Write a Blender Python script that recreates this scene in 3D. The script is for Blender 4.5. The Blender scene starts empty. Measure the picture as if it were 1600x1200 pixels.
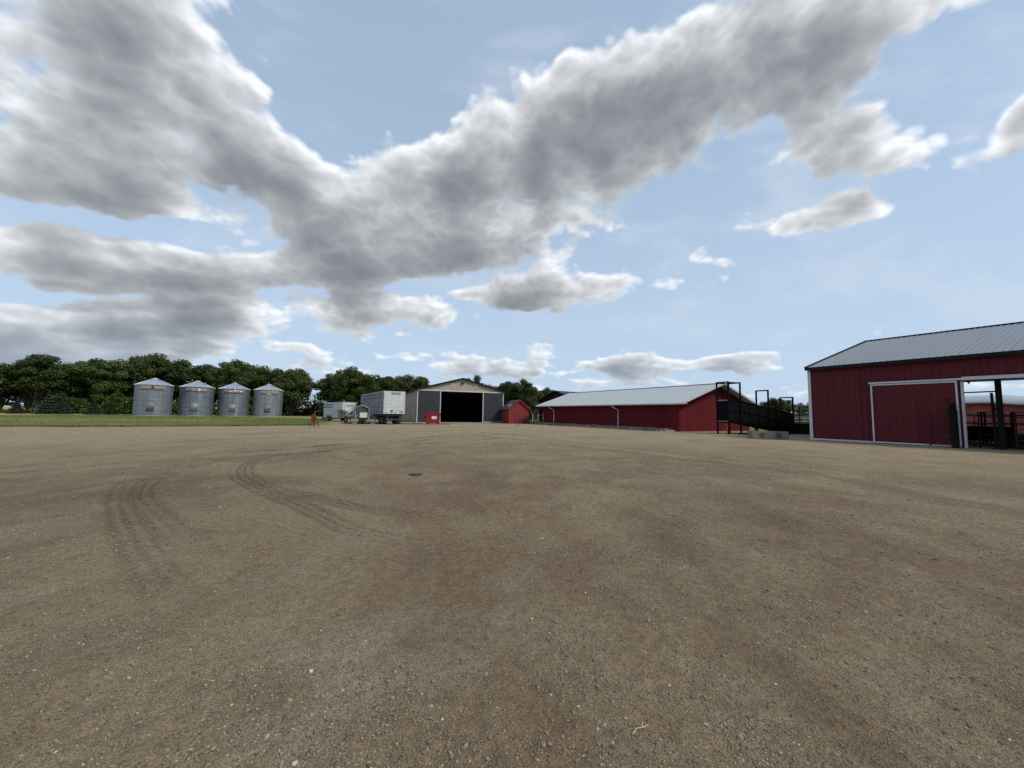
import bpy, bmesh, math, random
import numpy as np
from mathutils import Vector, Matrix
random.seed(7); RNG = np.random.default_rng(11)
scene = bpy.context.scene
COL = scene.collection
R = math.radians

# ------------------------------------------------------------------ camera
CAM_H = 1.5
cam_data = bpy.data.cameras.new('camera'); cam = bpy.data.objects.new('camera', cam_data); COL.objects.link(cam)
cam_data.sensor_width = 36.0; cam_data.lens = 36.0 * 600.0 / 1600.0
cam_data.clip_start = 0.05; cam_data.clip_end = 20000
_p, _r = R(4.48), R(0.86)
_F = Vector((0, math.cos(_p), math.sin(_p))); _U = Vector((0, -math.sin(_p), math.cos(_p))); _X = Vector((1, 0, 0))
_right = _X * math.cos(_r) + _U * math.sin(_r); _up = -_X * math.sin(_r) + _U * math.cos(_r)
m = Matrix.Identity(4)
for i in range(3):
    m[i][0] = _right[i]; m[i][1] = _up[i]; m[i][2] = -_F[i]
m[2][3] = CAM_H
cam.matrix_world = m
scene.camera = cam

# ------------------------------------------------------------------ exposure
scene.view_settings.view_transform = 'Standard'
scene.view_settings.look = 'None'
scene.view_settings.gamma = 1.0
scene.view_settings.use_curve_mapping = False
scene.view_settings.exposure = 0.0
scene.cycles.max_bounces = 6; scene.cycles.diffuse_bounces = 3; scene.cycles.glossy_bounces = 3
scene.cycles.transparent_max_bounces = 8; scene.cycles.transmission_bounces = 4
scene.cycles.use_denoising = False

# ------------------------------------------------------------------ sun
SUN_AZ = R(118.0)      # clockwise from +Y: out on the right, slightly behind the camera
SUN_EL = R(44.0)
sd = Vector((math.sin(SUN_AZ) * math.cos(SUN_EL), math.cos(SUN_AZ) * math.cos(SUN_EL), math.sin(SUN_EL)))
sun_data = bpy.data.lights.new('sun', 'SUN'); sun = bpy.data.objects.new('sun', sun_data); COL.objects.link(sun)
sun_data.energy = 2.4; sun_data.angle = R(12.0); sun_data.color = (1.0, 0.92, 0.80)
sun.rotation_euler = (-sd).to_track_quat('-Z', 'Y').to_euler(); sun.location = (40, -30, 60)

# ------------------------------------------------------------------ world: clear sky behind a layer of broken cumulus
world = bpy.data.worlds.new('World'); scene.world = world; world.use_nodes = True
wn = world.node_tree; wn.nodes.clear()
SKY_STRENGTH = 0.15
# cloud banks: azimuth, elevation, half axes, tilt (degrees), amount
BANKS = [(-44.83, 33.7, 16.75, 13.32, 10.84, 0.52), (-52.5, 22.27, 8.96, 5.79, 15.19, 0.34), (-47.29, 21.03, 10.15, 3.66, 5.77, 0.2), (-33.9, 28.21, 17.64, 8.24, 1.72, 0.3), (-15.86, 27.59, 23.97, 9.97, 15.36, 0.42), (-4.36, 28.59, 28.69, 9.63, 16.97, 0.35), (2.48, 34.74, 24.45, 11.22, 17.26, 0.42), (19.81, 37.33, 24.76, 9.63, 9.15, 0.42), (-6.71, 39.85, 9.01, 5.67, 3.84, 0.18), (23.46, 42.3, 16.23, 4.46, -5.16, 0.25), (37.07, 37.69, 13.64, 4.24, 5.07, 0.3), (46.39, 37.16, 8.32, 2.88, -2.18, 0.25), (-21.81, 21.55, 19.83, 5.97, 15.75, 0.4), (43.0, 29.48, 8.81, 5.1, -5.27, 0.6), (54.56, 25.88, 1.99, 2.34, -0.52, 0.5), (-49.46, 14.24, 11.5, 2.9, 9.59, 0.46), (-44.31, 17.26, 5.26, 2.8, 16.47, 0.3), (-52.37, 15.67, 5.62, 2.27, 8.11, 0.34), (-32.27, 13.4, 16.2, 3.92, 8.88, 0.42), (-15.33, 14.15, 16.22, 3.4, 4.48, 0.46), (-40.02, 14.57, 10.59, 2.8, 12.48, 0.34), (-48.55, 7.42, 16.59, 3.9, 9.31, 0.66), (-50.8, 4.72, 10.14, 1.69, 7.03, 0.34), (37.03, 22.68, 8.87, 2.65, -5.48, 0.52), (6.6, 17.6, 17.21, 2.7, -1.06, 0.52), (27.02, 20.6, 7.26, 1.84, -18.32, 0.34), (23.75, 18.2, 6.6, 1.65, -6.56, 0.32), (17.84, 25.24, 6.31, 1.9, -6.3, 0.3), (42.37, 22.55, 5.93, 1.58, -2.99, 0.3), (28.97, 7.1, 5.91, 1.67, -2.9, 0.5), (15.44, 7.31, 8.93, 1.84, -1.1, 0.48), (-3.4, 7.18, 7.65, 1.52, 1.27, 0.5), (-31.28, 8.21, 4.95, 0.81, 5.89, 0.3), (6.64, 9.75, 6.66, 1.32, -0.26, 0.25), (40.14, 9.69, 3.41, 1.02, 12.39, 0.25), (44.66, 9.93, 3.0, 1.07, 19.05, 0.28), (-16.89, 8.06, 6.18, 0.91, 3.29, 0.3), (0.94, 5.83, 5.75, 0.86, 0.76, 0.28), (-20.47, 43.9, 21.54, 8.08, 22.37, -0.45), (-27.6, 45.34, 10.95, 2.86, 15.03, 0.18), (5.3, 48.43, 20.36, 3.45, -2.17, -0.3), (37.33, 13.93, 30.03, 8.18, -2.46, -0.3), (50.47, 21.57, 9.63, 7.48, -21.28, -0.25), (53.46, 31.18, 5.49, 5.0, -29.95, -0.2), (-28.34, 34.39, 8.55, 4.22, -11.08, -0.22), (9.48, 12.98, 34.82, 3.69, -1.05, -0.2), (-38.07, 21.47, 7.37, 2.79, 4.81, -0.15), (50.18, 23.85, 3.77, 1.11, -10.44, 0.2), (50.36, 19.58, 3.88, 1.1, -19.74, 0.22), (-39.18, 19.62, 9.12, 1.78, 11.96, -0.42), (-50.17, 18.12, 9.68, 1.39, 12.48, -0.42), (-47.94, 11.19, 11.75, 1.0, 12.97, -0.34), (-19.01, 17.14, 20.98, 1.54, 9.09, -0.36), (-42.24, 5.87, 11.72, 1.41, 6.36, 0.25), (-34.9, 22.69, 9.83, 2.92, -1.19, -0.16), (-39.75, 27.61, 7.62, 1.8, -19.62, -0.2), (-22.91, 26.49, 7.81, 1.92, 18.9, -0.22), (7.48, 30.92, 8.35, 2.08, 17.55, -0.16), (33.37, 32.06, 5.8, 2.09, 10.81, -0.4), (28.78, 28.16, 10.26, 2.97, 6.88, -0.3), (48.87, 31.11, 5.31, 2.1, -9.96, -0.35)]

class NT:
    """small helper to wire shader nodes"""
    def __init__(s, tree): s.t = tree
    def n(s, typ, **kw):
        nd = s.t.nodes.new(typ)
        for k, v in kw.items(): setattr(nd, k, v)
        return nd
    def link(s, a, b): s.t.links.new(a, b)
    def put(s, sock, v):
        if hasattr(v, 'is_output'): s.t.links.new(v, sock)
        else: sock.default_value = v
    def math(s, op, *a, clamp=False):
        nd = s.n('ShaderNodeMath', operation=op, use_clamp=clamp)
        for i, v in enumerate(a): s.put(nd.inputs[i], v)
        return nd.outputs[0]
    def vmath(s, op, *a):
        nd = s.n('ShaderNodeVectorMath', operation=op)
        for i, v in enumerate(a): s.put(nd.inputs[i], v)
        return nd.outputs['Value'] if op in ('LENGTH', 'DOT_PRODUCT') else nd.outputs[0]
    def rng(s, v, a, b, c=0.0, d=1.0, smooth=True):
        nd = s.n('ShaderNodeMapRange', interpolation_type='SMOOTHSTEP' if smooth else 'LINEAR', clamp=True)
        s.put(nd.inputs[0], v)
        for i, x in zip((1, 2, 3, 4), (a, b, c, d)): s.put(nd.inputs[i], x)
        return nd.outputs[0]
    def mix(s, fac, a, b, blend='MIX'):
        nd = s.n('ShaderNodeMix', data_type='RGBA', blend_type=blend)
        s.put(nd.inputs[0], fac); s.put(nd.inputs[6], a); s.put(nd.inputs[7], b)
        return nd.outputs[2]
    def noise(s, vec, scale, detail=4, rough=0.5, dist=0.0, out='Fac', lac=2.0):
        nd = s.n('ShaderNodeTexNoise'); s.put(nd.inputs['Vector'], vec)
        nd.inputs['Scale'].default_value = scale; nd.inputs['Detail'].default_value = detail
        nd.inputs['Roughness'].default_value = rough; nd.inputs['Distortion'].default_value = dist; nd.inputs['Lacunarity'].default_value = lac
        return nd.outputs[out]
    def noise2(s, vec, scale, detail=4, rough=0.5, dist=0.0):
        o = s.noise(vec, scale, detail, rough, dist); o.node.noise_dimensions = '2D'
        return o
    def comb(s, x, y, z):
        nd = s.n('ShaderNodeCombineXYZ')
        for i, v in enumerate((x, y, z)): s.put(nd.inputs[i], v)
        return nd.outputs[0]
    def sep(s, v):
        nd = s.n('ShaderNodeSeparateXYZ'); s.put(nd.inputs[0], v); return nd.outputs
    def mapping(s, vec, loc=(0, 0, 0), rot=(0, 0, 0), sc=(1, 1, 1), typ='POINT'):
        nd = s.n('ShaderNodeMapping', vector_type=typ); s.put(nd.inputs[0], vec)
        nd.inputs[1].default_value = loc; nd.inputs[2].default_value = rot; nd.inputs[3].default_value = sc
        return nd.outputs[0]

def new_group(name, ins, outs):
    g = bpy.data.node_groups.new(name, 'ShaderNodeTree')
    for nm, ty in ins: g.interface.new_socket(nm, in_out='INPUT', socket_type=ty)
    for nm in outs: g.interface.new_socket(nm, in_out='OUTPUT', socket_type='NodeSocketFloat')
    k = NT(g); return g, k, k.n('NodeGroupInput'), k.n('NodeGroupOutput')
def billow(k, vec, sc):
    nn = k.math('MULTIPLY', k.math('SUBTRACT', k.noise(vec, sc, 0.0), 0.5), 2.0)
    return k.math('SUBTRACT', k.math('SQRT', k.math('MULTIPLY_ADD', nn, nn, 0.010)), 0.30)
def cloud_groups():
    """cloud lumps (coarse), the cauliflower detail on them (fine) and the banks they are gathered in"""
    V = 'NodeSocketVector'
    gc, k, gi, go = new_group('cloud_coarse', [('Direction', V)], ['Density'])
    p = k.mapping(gi.outputs[0], sc=(1.0, 1.0, 1.55))
    base = k.math('MULTIPLY', k.math('SUBTRACT', k.noise(p, 4.4, 2.0, 0.5), 0.5), 1.45)
    base = k.math('MULTIPLY_ADD', billow(k, p, 8.0), 0.55, base)
    # small flat puffs low over the horizon
    low = k.rng(k.sep(gi.outputs[0])[2], 0.04, 0.34, 1.0, 0.0)
    puffs = k.math('MULTIPLY', k.math('SUBTRACT', k.noise(k.mapping(gi.outputs[0], sc=(1, 1, 3.0)), 10.0, 2.0, 0.5), 0.44), 1.5)
    base = k.math('MULTIPLY_ADD', puffs, low, k.math('MULTIPLY', base, k.math('SUBTRACT', 1.0, k.math('MULTIPLY', low, 0.55))))
    k.link(base, go.inputs[0])
    gf, k, gi, go = new_group('cloud_fine', [('Direction', V)], ['Density'])
    p = k.mapping(gi.outputs[0], sc=(1.0, 1.0, 1.45))
    f = k.math('MULTIPLY', billow(k, p, 17.0), 0.30)
    f = k.math('MULTIPLY_ADD', billow(k, p, 37.0), 0.17, f)
    f = k.math('MULTIPLY_ADD', k.math('SUBTRACT', k.noise(p, 60.0, 3.0, 0.6), 0.5), 0.16, f)
    k.link(f, go.inputs[0])
    gb, k, gi, go = new_group('cloud_banks', [('Direction', V)], ['Amount'])
    x, y, z = k.sep(gi.outputs[0]); az = k.math('ARCTAN2', x, y); el = k.math('ARCSINE', z)
    pos = k.comb(az, el, 0.0); acc = None
    for (a, e, ra, re, t, amt) in BANKS:
        mp = k.mapping(pos, (R(a), R(e), 0), (0, 0, R(t)), (R(ra) * 1.25, R(re) * 1.25, 1), 'TEXTURE')
        gr = k.n('ShaderNodeTexGradient', gradient_type='SPHERICAL'); k.link(mp, gr.inputs[0])
        nd = k.n('ShaderNodeMath', operation='MULTIPLY_ADD'); k.link(gr.outputs['Fac'], nd.inputs[0]); nd.inputs[1].default_value = amt * 1.25
        if acc is None: nd.inputs[2].default_value = -0.16
        else: k.link(acc, nd.inputs[2])
        acc = nd.outputs[0]
    k.link(k.math('MINIMUM', acc, 0.50), go.inputs[0])
    return gc, gf, gb

w = NT(wn)
tc = w.n('ShaderNodeTexCoord'); dirn = tc.outputs['Generated']
sky = w.n('ShaderNodeTexSky', sky_type='NISHITA'); sky.sun_disc = False
sky.sun_elevation = SUN_EL; sky.sun_rotation = SUN_AZ; sky.air_density = 1.0; sky.dust_density = 1.6; sky.ozone_density = 1.2; sky.altitude = 500
GC, GF, GB = cloud_groups()
def use(g, v):
    nd = w.n('ShaderNodeGroup'); nd.node_tree = g; w.link(v, nd.inputs[0]); return nd.outputs[0]
ez = w.sep(dirn)[2]
C0 = use(GC, dirn); F0 = use(GF, dirn); B0 = use(GB, dirn)
D0 = w.math('ADD', w.math('ADD', C0, F0), B0)
alpha = w.rng(D0, -0.07, 0.15)
# the sun stands above: light is lost on its way down through the cloud that lies higher up
def lift(dx, z0, zk):
    return w.vmath('NORMALIZE', w.vmath('ADD', dirn, w.comb(dx, 0.0, w.math('MULTIPLY_ADD', w.math('MAXIMUM', ez, 0.0), zk, z0))))
d1 = lift(0.008, 0.004, 0.030); d2 = lift(0.012, 0.010, 0.125)
L1 = w.math('MAXIMUM', w.math('ADD', w.math('MULTIPLY_ADD', use(GF, d1), 1.35, use(GC, d1)), B0), 0.0)
L2 = w.math('MAXIMUM', w.math('ADD', use(GC, d2), use(GB, d2)), 0.0)
tau = w.math('ADD', w.math('MULTIPLY', L1, 1.75), w.math('MULTIPLY', L2, 1.8))
trans = w.math('POWER', 2.718, w.math('MULTIPLY', tau, -1.0))
S = 1.0 / SKY_STRENGTH
ccol = w.mix(trans, (0.155 * S, 0.178 * S, 0.205 * S, 1), (0.97 * S, 1.0 * S, 1.04 * S, 1))
# distant cloud fades into the bright air near the horizon
far = w.rng(ez, 0.0, 0.22, 0.62, 1.0)
alpha = w.math('MULTIPLY', w.math('MULTIPLY', alpha, far), w.rng(ez, -0.01, 0.01))
skyc = w.mix(w.rng(ez, -0.05, 0.75, 0.95, 0.60), sky.outputs[0], (0.51 * S, 0.66 * S, 0.84 * S, 1))   # thin summer haze in the clear sky
veil = w.noise(w.mapping(dirn, rot=(0.2, 0.1, 0.5), sc=(1.0, 2.6, 3.4)), 2.6, 5, 0.6, 0.3)          # thin high veils
skyc = w.mix(w.rng(veil, 0.46, 0.72, 0.0, 0.42), skyc, (0.66 * S, 0.74 * S, 0.84 * S, 1))
col = w.mix(alpha, skyc, ccol)
bg = w.n('ShaderNodeBackground'); bg.inputs['Strength'].default_value = SKY_STRENGTH
w.link(col, bg.inputs['Color'])
wo = w.n('ShaderNodeOutputWorld'); w.link(bg.outputs[0], wo.inputs['Surface'])
world.cycles.sampling_method = 'MANUAL'; world.cycles.sample_map_resolution = 256

# ================================================================== helpers
def tag(o, label=None, cat=None, group=None, kind=None):
    if label: o['label'] = label
    if cat: o['category'] = cat
    if group: o['group'] = group
    if kind: o['kind'] = kind
    return o

def thing(name, label, cat, loc=(0, 0, 0), dirv=None, group=None):
    """an Empty at a thing's base; its local +X runs along dirv on the ground"""
    o = bpy.data.objects.new(name, None); COL.objects.link(o)
    o.location = loc
    if dirv is not None: o.rotation_euler = (0, 0, math.atan2(dirv[1], dirv[0]))
    o.empty_display_size = 0.3
    return tag(o, label, cat, group)

class MB:
    """collects boxes, bars, tubes and faces that become ONE mesh object"""
    def __init__(s): s.v = []; s.f = []; s.sm = []
    def add(s, vs, fs, smooth=False):
        b = len(s.v); s.v += [tuple(v) for v in vs]; s.f += [tuple(i + b for i in f) for f in fs]; s.sm += [smooth] * len(fs)
        return s
    def box(s, x0, x1, y0, y1, z0, z1):
        vs = [(x0, y0, z0), (x1, y0, z0), (x1, y1, z0), (x0, y1, z0), (x0, y0, z1), (x1, y0, z1), (x1, y1, z1), (x0, y1, z1)]
        return s.add(vs, [(0, 3, 2, 1), (4, 5, 6, 7), (0, 1, 5, 4), (1, 2, 6, 5), (2, 3, 7, 6), (3, 0, 4, 7)])
    def bar(s, a, b, w, h=None, up=(0, 0, 1)):
        """square bar from a to b"""
        h = h or w; a = Vector(a); b = Vector(b); d = (b - a).normalized(); u = Vector(up)
        if abs(d.dot(u)) > 0.99: u = Vector((1, 0, 0))
        sx = d.cross(u).normalized() * (w / 2); sz = sx.cross(d).normalized() * (h / 2)
        vs = [a - sx - sz, a + sx - sz, a + sx + sz, a - sx + sz, b - sx - sz, b + sx - sz, b + sx + sz, b - sx + sz]
        return s.add(vs, [(0, 3, 2, 1), (4, 5, 6, 7), (0, 1, 5, 4), (1, 2, 6, 5), (2, 3, 7, 6), (3, 0, 4, 7)])
    def tube(s, pts, r, n=8, r2=None, caps=True):
        pts = [Vector(p) for p in pts]; k = len(pts); rings = []
        for i, p in enumerate(pts):
            d = (pts[min(i + 1, k - 1)] - pts[max(i - 1, 0)]).normalized()
            u = Vector((0, 0, 1)) if abs(d.z) < 0.95 else Vector((1, 0, 0))
            sx = d.cross(u).normalized(); sz = sx.cross(d).normalized()
            rr = r if r2 is None else r + (r2 - r) * i / max(1, k - 1)
            rings.append([p + (sx * math.cos(6.28318 * j / n) + sz * math.sin(6.28318 * j / n)) * rr for j in range(n)])
        vs = [v for rg in rings for v in rg]
        fs = [(i * n + j, i * n + (j + 1) % n, (i + 1) * n + (j + 1) % n, (i + 1) * n + j) for i in range(k - 1) for j in range(n)]
        s.add(vs, fs, True)
        if caps: s.add(rings[0], [tuple(range(n))]); s.add(rings[-1], [tuple(range(n - 1, -1, -1))])
        return s
    def lathe(s, prof, n=32, c=(0, 0), smooth=True, cap=False):
        vs = [(c[0] + r * math.cos(6.2831853 * j / n), c[1] + r * math.sin(6.2831853 * j / n), z) for r, z in prof for j in range(n)]
        fs = [(i * n + j, i * n + (j + 1) % n, (i + 1) * n + (j + 1) % n, (i + 1) * n + j) for i in range(len(prof) - 1) for j in range(n)]
        s.add(vs, fs, smooth)
        if cap: s.add(vs[-n:], [tuple(range(n))])
        return s
    def prism(s, poly, axis, a, b):
        """extrude a 2D polygon along an axis ('x','y','z') from a to b"""
        def P(u, v, w): return {'x': (w, u, v), 'y': (u, w, v), 'z': (u, v, w)}[axis]
        n = len(poly); vs = [P(u, v, a) for u, v in poly] + [P(u, v, b) for u, v in poly]
        return s.add(vs, [tuple(range(n)), tuple(range(2 * n - 1, n - 1, -1))] + [(i, i + n, (i + 1) % n + n, (i + 1) % n) for i in range(n)])
    def mesh(s, name, mat):
        me = bpy.data.meshes.new(name); me.from_pydata(s.v, [], s.f)
        me.polygons.foreach_set('use_smooth', s.sm); me.materials.append(mat)
        bm = bmesh.new(); bm.from_mesh(me); bmesh.ops.recalc_face_normals(bm, faces=bm.faces); bm.to_mesh(me); bm.free()
        return me
    def build(s, name, mat, parent=None, loc=None, rot=None):
        o = bpy.data.objects.new(name, s.mesh(name, mat)); COL.objects.link(o)
        if parent: o.parent = parent
        if loc: o.location = loc
        if rot: o.rotation_euler = rot
        return o

def part(name, me, parent, loc=(0, 0, 0), rot=(0, 0, 0), scale=None):
    o = bpy.data.objects.new(name, me); COL.objects.link(o); o.parent = parent; o.location = loc; o.rotation_euler = rot
    if scale: o.scale = scale
    return o

def copy_tree(o, parent=None):
    c = o.copy(); COL.objects.link(c); c.parent = parent
    for ch in list(o.children): copy_tree(ch, c)
    return c

def bevel(o, w=0.02, seg=2):
    md = o.modifiers.new('bevel', 'BEVEL'); md.width = w; md.segments = seg; md.limit_method = 'ANGLE'
    return o

def text_part(name, txt, size, mat, parent, loc, rot, extrude=0.004, align='CENTER', sx=1.0):
    cu = bpy.data.curves.new(name, 'FONT'); cu.body = txt; cu.size = size; cu.extrude = extrude; cu.align_x = align; cu.align_y = 'CENTER'
    t = bpy.data.objects.new(name, cu); COL.objects.link(t)
    dg = bpy.context.evaluated_depsgraph_get(); me = bpy.data.meshes.new_from_object(t.evaluated_get(dg))
    bpy.data.objects.remove(t); me.materials.clear(); me.materials.append(mat)
    o = bpy.data.objects.new(name, me); COL.objects.link(o); o.parent = parent; o.location = loc; o.rotation_euler = rot; o.scale = (sx, 1, 1)
    return o

# ------------------------------------------------------------------ materials
def mat(name, c, rough=0.6, metal=0.0, var=0.18, vscale=0.6, streak=0.0, grime=0.0, grime_c=(0.16, 0.13, 0.10), bump=0.0, bscale=20.0, spec=0.4, fine=0.0):
    """painted / metal / wooden surface: weathered unevenly, with faint runs and dust"""
    m = bpy.data.materials.new(name); m.use_nodes = True; t = m.node_tree; t.nodes.clear(); k = NT(t)
    out = k.n('ShaderNodeOutputMaterial'); b = k.n('ShaderNodeBsdfPrincipled'); k.link(b.outputs[0], out.inputs[0])
    geo = k.n('ShaderNodeNewGeometry'); pos = geo.outputs['Position']
    n1 = k.noise(pos, vscale, 6, 0.6)
    f = k.rng(n1, 0.25, 0.75, 1 - var, 1 + var, False)
    col = k.mix(1.0, (*c, 1), k.comb(f, f, f), 'MULTIPLY')
    if streak:
        st = k.noise(k.mapping(pos, sc=(1, 1, 0.06)), 3.2, 5, 0.65)
        g = k.rng(st, 0.3, 0.7, 1 - streak, 1 + streak * 0.6, False)
        col = k.mix(1.0, col, k.comb(g, g, g), 'MULTIPLY')
    if fine:
        fn = k.noise(pos, 18.0, 3, 0.6); g = k.rng(fn, 0.3, 0.7, 1 - fine, 1 + fine, False)
        col = k.mix(1.0, col, k.comb(g, g, g), 'MULTIPLY')
    if grime:
        gm = k.noise(pos, 1.7, 7, 0.7, 0.4)
        col = k.mix(k.rng(gm, 0.48, 0.75, 0.0, grime), col, (*grime_c, 1))
    k.link(col, b.inputs['Base Color'])
    b.inputs['Metallic'].default_value = metal; b.inputs['Specular IOR Level'].default_value = spec
    k.link(k.rng(n1, 0.3, 0.7, max(0.05, rough - 0.1), min(1, rough + 0.1), False), b.inputs['Roughness'])
    if bump:
        bp = k.n('ShaderNodeBump'); bp.inputs['Strength'].default_value = bump; bp.inputs['Distance'].default_value = 0.02
        k.link(k.noise(pos, bscale, 4, 0.6), bp.inputs['Height']); k.link(bp.outputs[0], b.inputs['Normal'])
    return m

M = {}
M['red'] = mat('red_steel_cladding', (0.108, 0.016, 0.023), 0.6, spec=0.15, var=0.10, streak=0.22, grime=0.16, grime_c=(0.10, 0.05, 0.045))
M['red_old'] = mat('red_painted_boards', (0.105, 0.010, 0.014), 0.8, spec=0.12, var=0.18, streak=0.18, grime=0.16, grime_c=(0.13, 0.06, 0.05), bump=0.2)
M['red_hut'] = mat('faded_red_siding', (0.225, 0.032, 0.035), 0.8, spec=0.2, var=0.18, streak=0.1, grime=0.4, grime_c=(0.24, 0.09, 0.085), bump=0.2)
M['red_dark'] = mat('dark_red_siding', (0.035, 0.006, 0.009), 0.8, spec=0.1, var=0.15, streak=0.15)
M['red_far'] = mat('sunfaded_red_wall', (0.34, 0.10, 0.10), 0.75, var=0.15, streak=0.2, grime=0.3, grime_c=(0.3, 0.13, 0.11))
M['red_bin'] = mat('dumpster_red_paint', (0.26, 0.008, 0.018), 0.55, var=0.12, streak=0.2, grime=0.35, grime_c=(0.16, 0.05, 0.04))
M['red_stand'] = mat('rusty_red_steel', (0.13, 0.014, 0.014), 0.6, var=0.3, grime=0.5)
M['white'] = mat('white_trim', (0.50, 0.505, 0.53), 0.5, var=0.06, grime=0.18, grime_c=(0.42, 0.4, 0.36))
M['white_roof'] = mat('pale_galvanised_roof', (0.40, 0.43, 0.44), 0.55, metal=0.0, var=0.05, streak=0.05, grime=0.12, grime_c=(0.45, 0.45, 0.43), spec=0.5)
M['grey_roof'] = mat('grey_blue_steel_roof', (0.185, 0.205, 0.232), 0.45, metal=0.2, var=0.08, grime=0.1)
M['shed_roof'] = mat('steel_shed_roof', (0.36, 0.40, 0.46), 0.40, metal=0.2, var=0.08, grime=0.1)
M['black_trim'] = mat('black_trim', (0.010, 0.010, 0.012), 0.6, spec=0.15, var=0.15)
M['tan'] = mat('tan_steel_cladding', (0.37, 0.33, 0.25), 0.55, var=0.08, streak=0.10, grime=0.15)
M['charcoal'] = mat('charcoal_steel_door', (0.034, 0.036, 0.043), 0.6, spec=0.25, var=0.12, streak=0.12, grime=0.12)
M['inner'] = mat('shade_dark_lining', (0.030, 0.027, 0.024), 0.9, var=0.2)  # near-black colour stands in for the shade inside the machine shed
M['galv'] = mat('weathered_galvanised_steel', (0.20, 0.23, 0.265), 0.48, metal=0.45, var=0.14, streak=0.30, grime=0.3, grime_c=(0.17, 0.17, 0.165), vscale=1.1)
for _i, _c in enumerate(((0.205, 0.235, 0.27), (0.175, 0.205, 0.235), (0.19, 0.21, 0.235), (0.225, 0.25, 0.275))): M['galv%d' % _i] = mat('weathered_bin_steel', _c, 0.48, metal=0.45, var=0.16, streak=0.34, grime=0.28 + 0.08 * _i, grime_c=(0.17, 0.17, 0.165), vscale=0.8 + 0.25 * _i)
M['galv_light'] = mat('bin_roof_steel', (0.35, 0.40, 0.465), 0.42, metal=0.35, var=0.12, streak=0.12, grime=0.15, grime_c=(0.33, 0.34, 0.35), vscale=1.5)
M['galv_door'] = mat('bin_door_steel', (0.135, 0.15, 0.16), 0.5, metal=0.4, var=0.15, grime=0.3)
M['band'] = mat('faded_bin_band', (0.25, 0.195, 0.172), 0.7, var=0.22, grime=0.7, grime_c=(0.22, 0.24, 0.26), vscale=2.0)
M['band_grey'] = mat('worn_bin_band', (0.19, 0.175, 0.17), 0.7, var=0.22, grime=0.6, grime_c=(0.24, 0.25, 0.26), vscale=2.0)
M['mark'] = mat('worn_white_lettering', (0.55, 0.55, 0.52), 0.7, var=0.2)
M['alu'] = mat('trailer_aluminium', (0.36, 0.38, 0.40), 0.42, metal=0.5, var=0.12, streak=0.2, grime=0.3)
M['trailer_white'] = mat('trailer_white_panel', (0.52, 0.545, 0.54), 0.5, var=0.08, streak=0.14, grime=0.34, grime_c=(0.40, 0.40, 0.37))
M['letter'] = mat('dark_lettering', (0.03, 0.035, 0.04), 0.6)
M['black'] = mat('black_painted_steel', (0.0045, 0.0045, 0.006), 0.8, spec=0.08, var=0.3, grime=0.35, grime_c=(0.010, 0.009, 0.009))
M['pipe'] = mat('dark_pipe_gate', (0.010, 0.008, 0.009), 0.7, spec=0.15, var=0.3, grime=0.4, grime_c=(0.03, 0.015, 0.013))
M['pipe_red'] = mat('oxide_pipe_gate', (0.03, 0.008, 0.010), 0.55, var=0.3)
M['rubber'] = mat('tyre_rubber', (0.018, 0.018, 0.019), 0.85, var=0.3, grime=0.5, grime_c=(0.07, 0.06, 0.05))
M['frame'] = mat('dark_trailer_frame', (0.05, 0.05, 0.052), 0.6, var=0.25, grime=0.4)
M['greysteel'] = mat('grey_trailer_steel', (0.24, 0.245, 0.255), 0.5, metal=0.2, var=0.2, grime=0.35)
M['wood'] = mat('weathered_boards', (0.185, 0.155, 0.13), 0.85, var=0.25, vscale=2.5, streak=0.2, grime=0.4, grime_c=(0.12, 0.10, 0.085), bump=0.4, bscale=30, fine=0.15)
M['wood_dark'] = mat('dark_stained_board', (0.075, 0.062, 0.055), 0.85, var=0.3, vscale=3, fine=0.15)
M['post'] = mat('grey_fence_post', (0.26, 0.23, 0.20), 0.85, var=0.25)
M['post_pale'] = mat('pale_fence_post', (0.5, 0.48, 0.44), 0.8, var=0.15)
M['pole'] = mat('dark_creosoted_pole', (0.011, 0.010, 0.011), 0.85, spec=0.08, var=0.3)
M['shingle'] = mat('dark_shingles', (0.05, 0.055, 0.06), 0.85, var=0.25, fine=0.25)
M['orange'] = mat('orange_paint', (0.55, 0.19, 0.03), 0.6)
M['concrete'] = mat('yard_concrete', (0.36, 0.34, 0.30), 0.85, var=0.15, grime=0.3)
M['paper'] = mat('white_notice', (0.72, 0.70, 0.71), 0.6, var=0.04)
M['bark'] = mat('bark', (0.07, 0.058, 0.048), 0.9, var=0.3, vscale=3)

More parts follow.
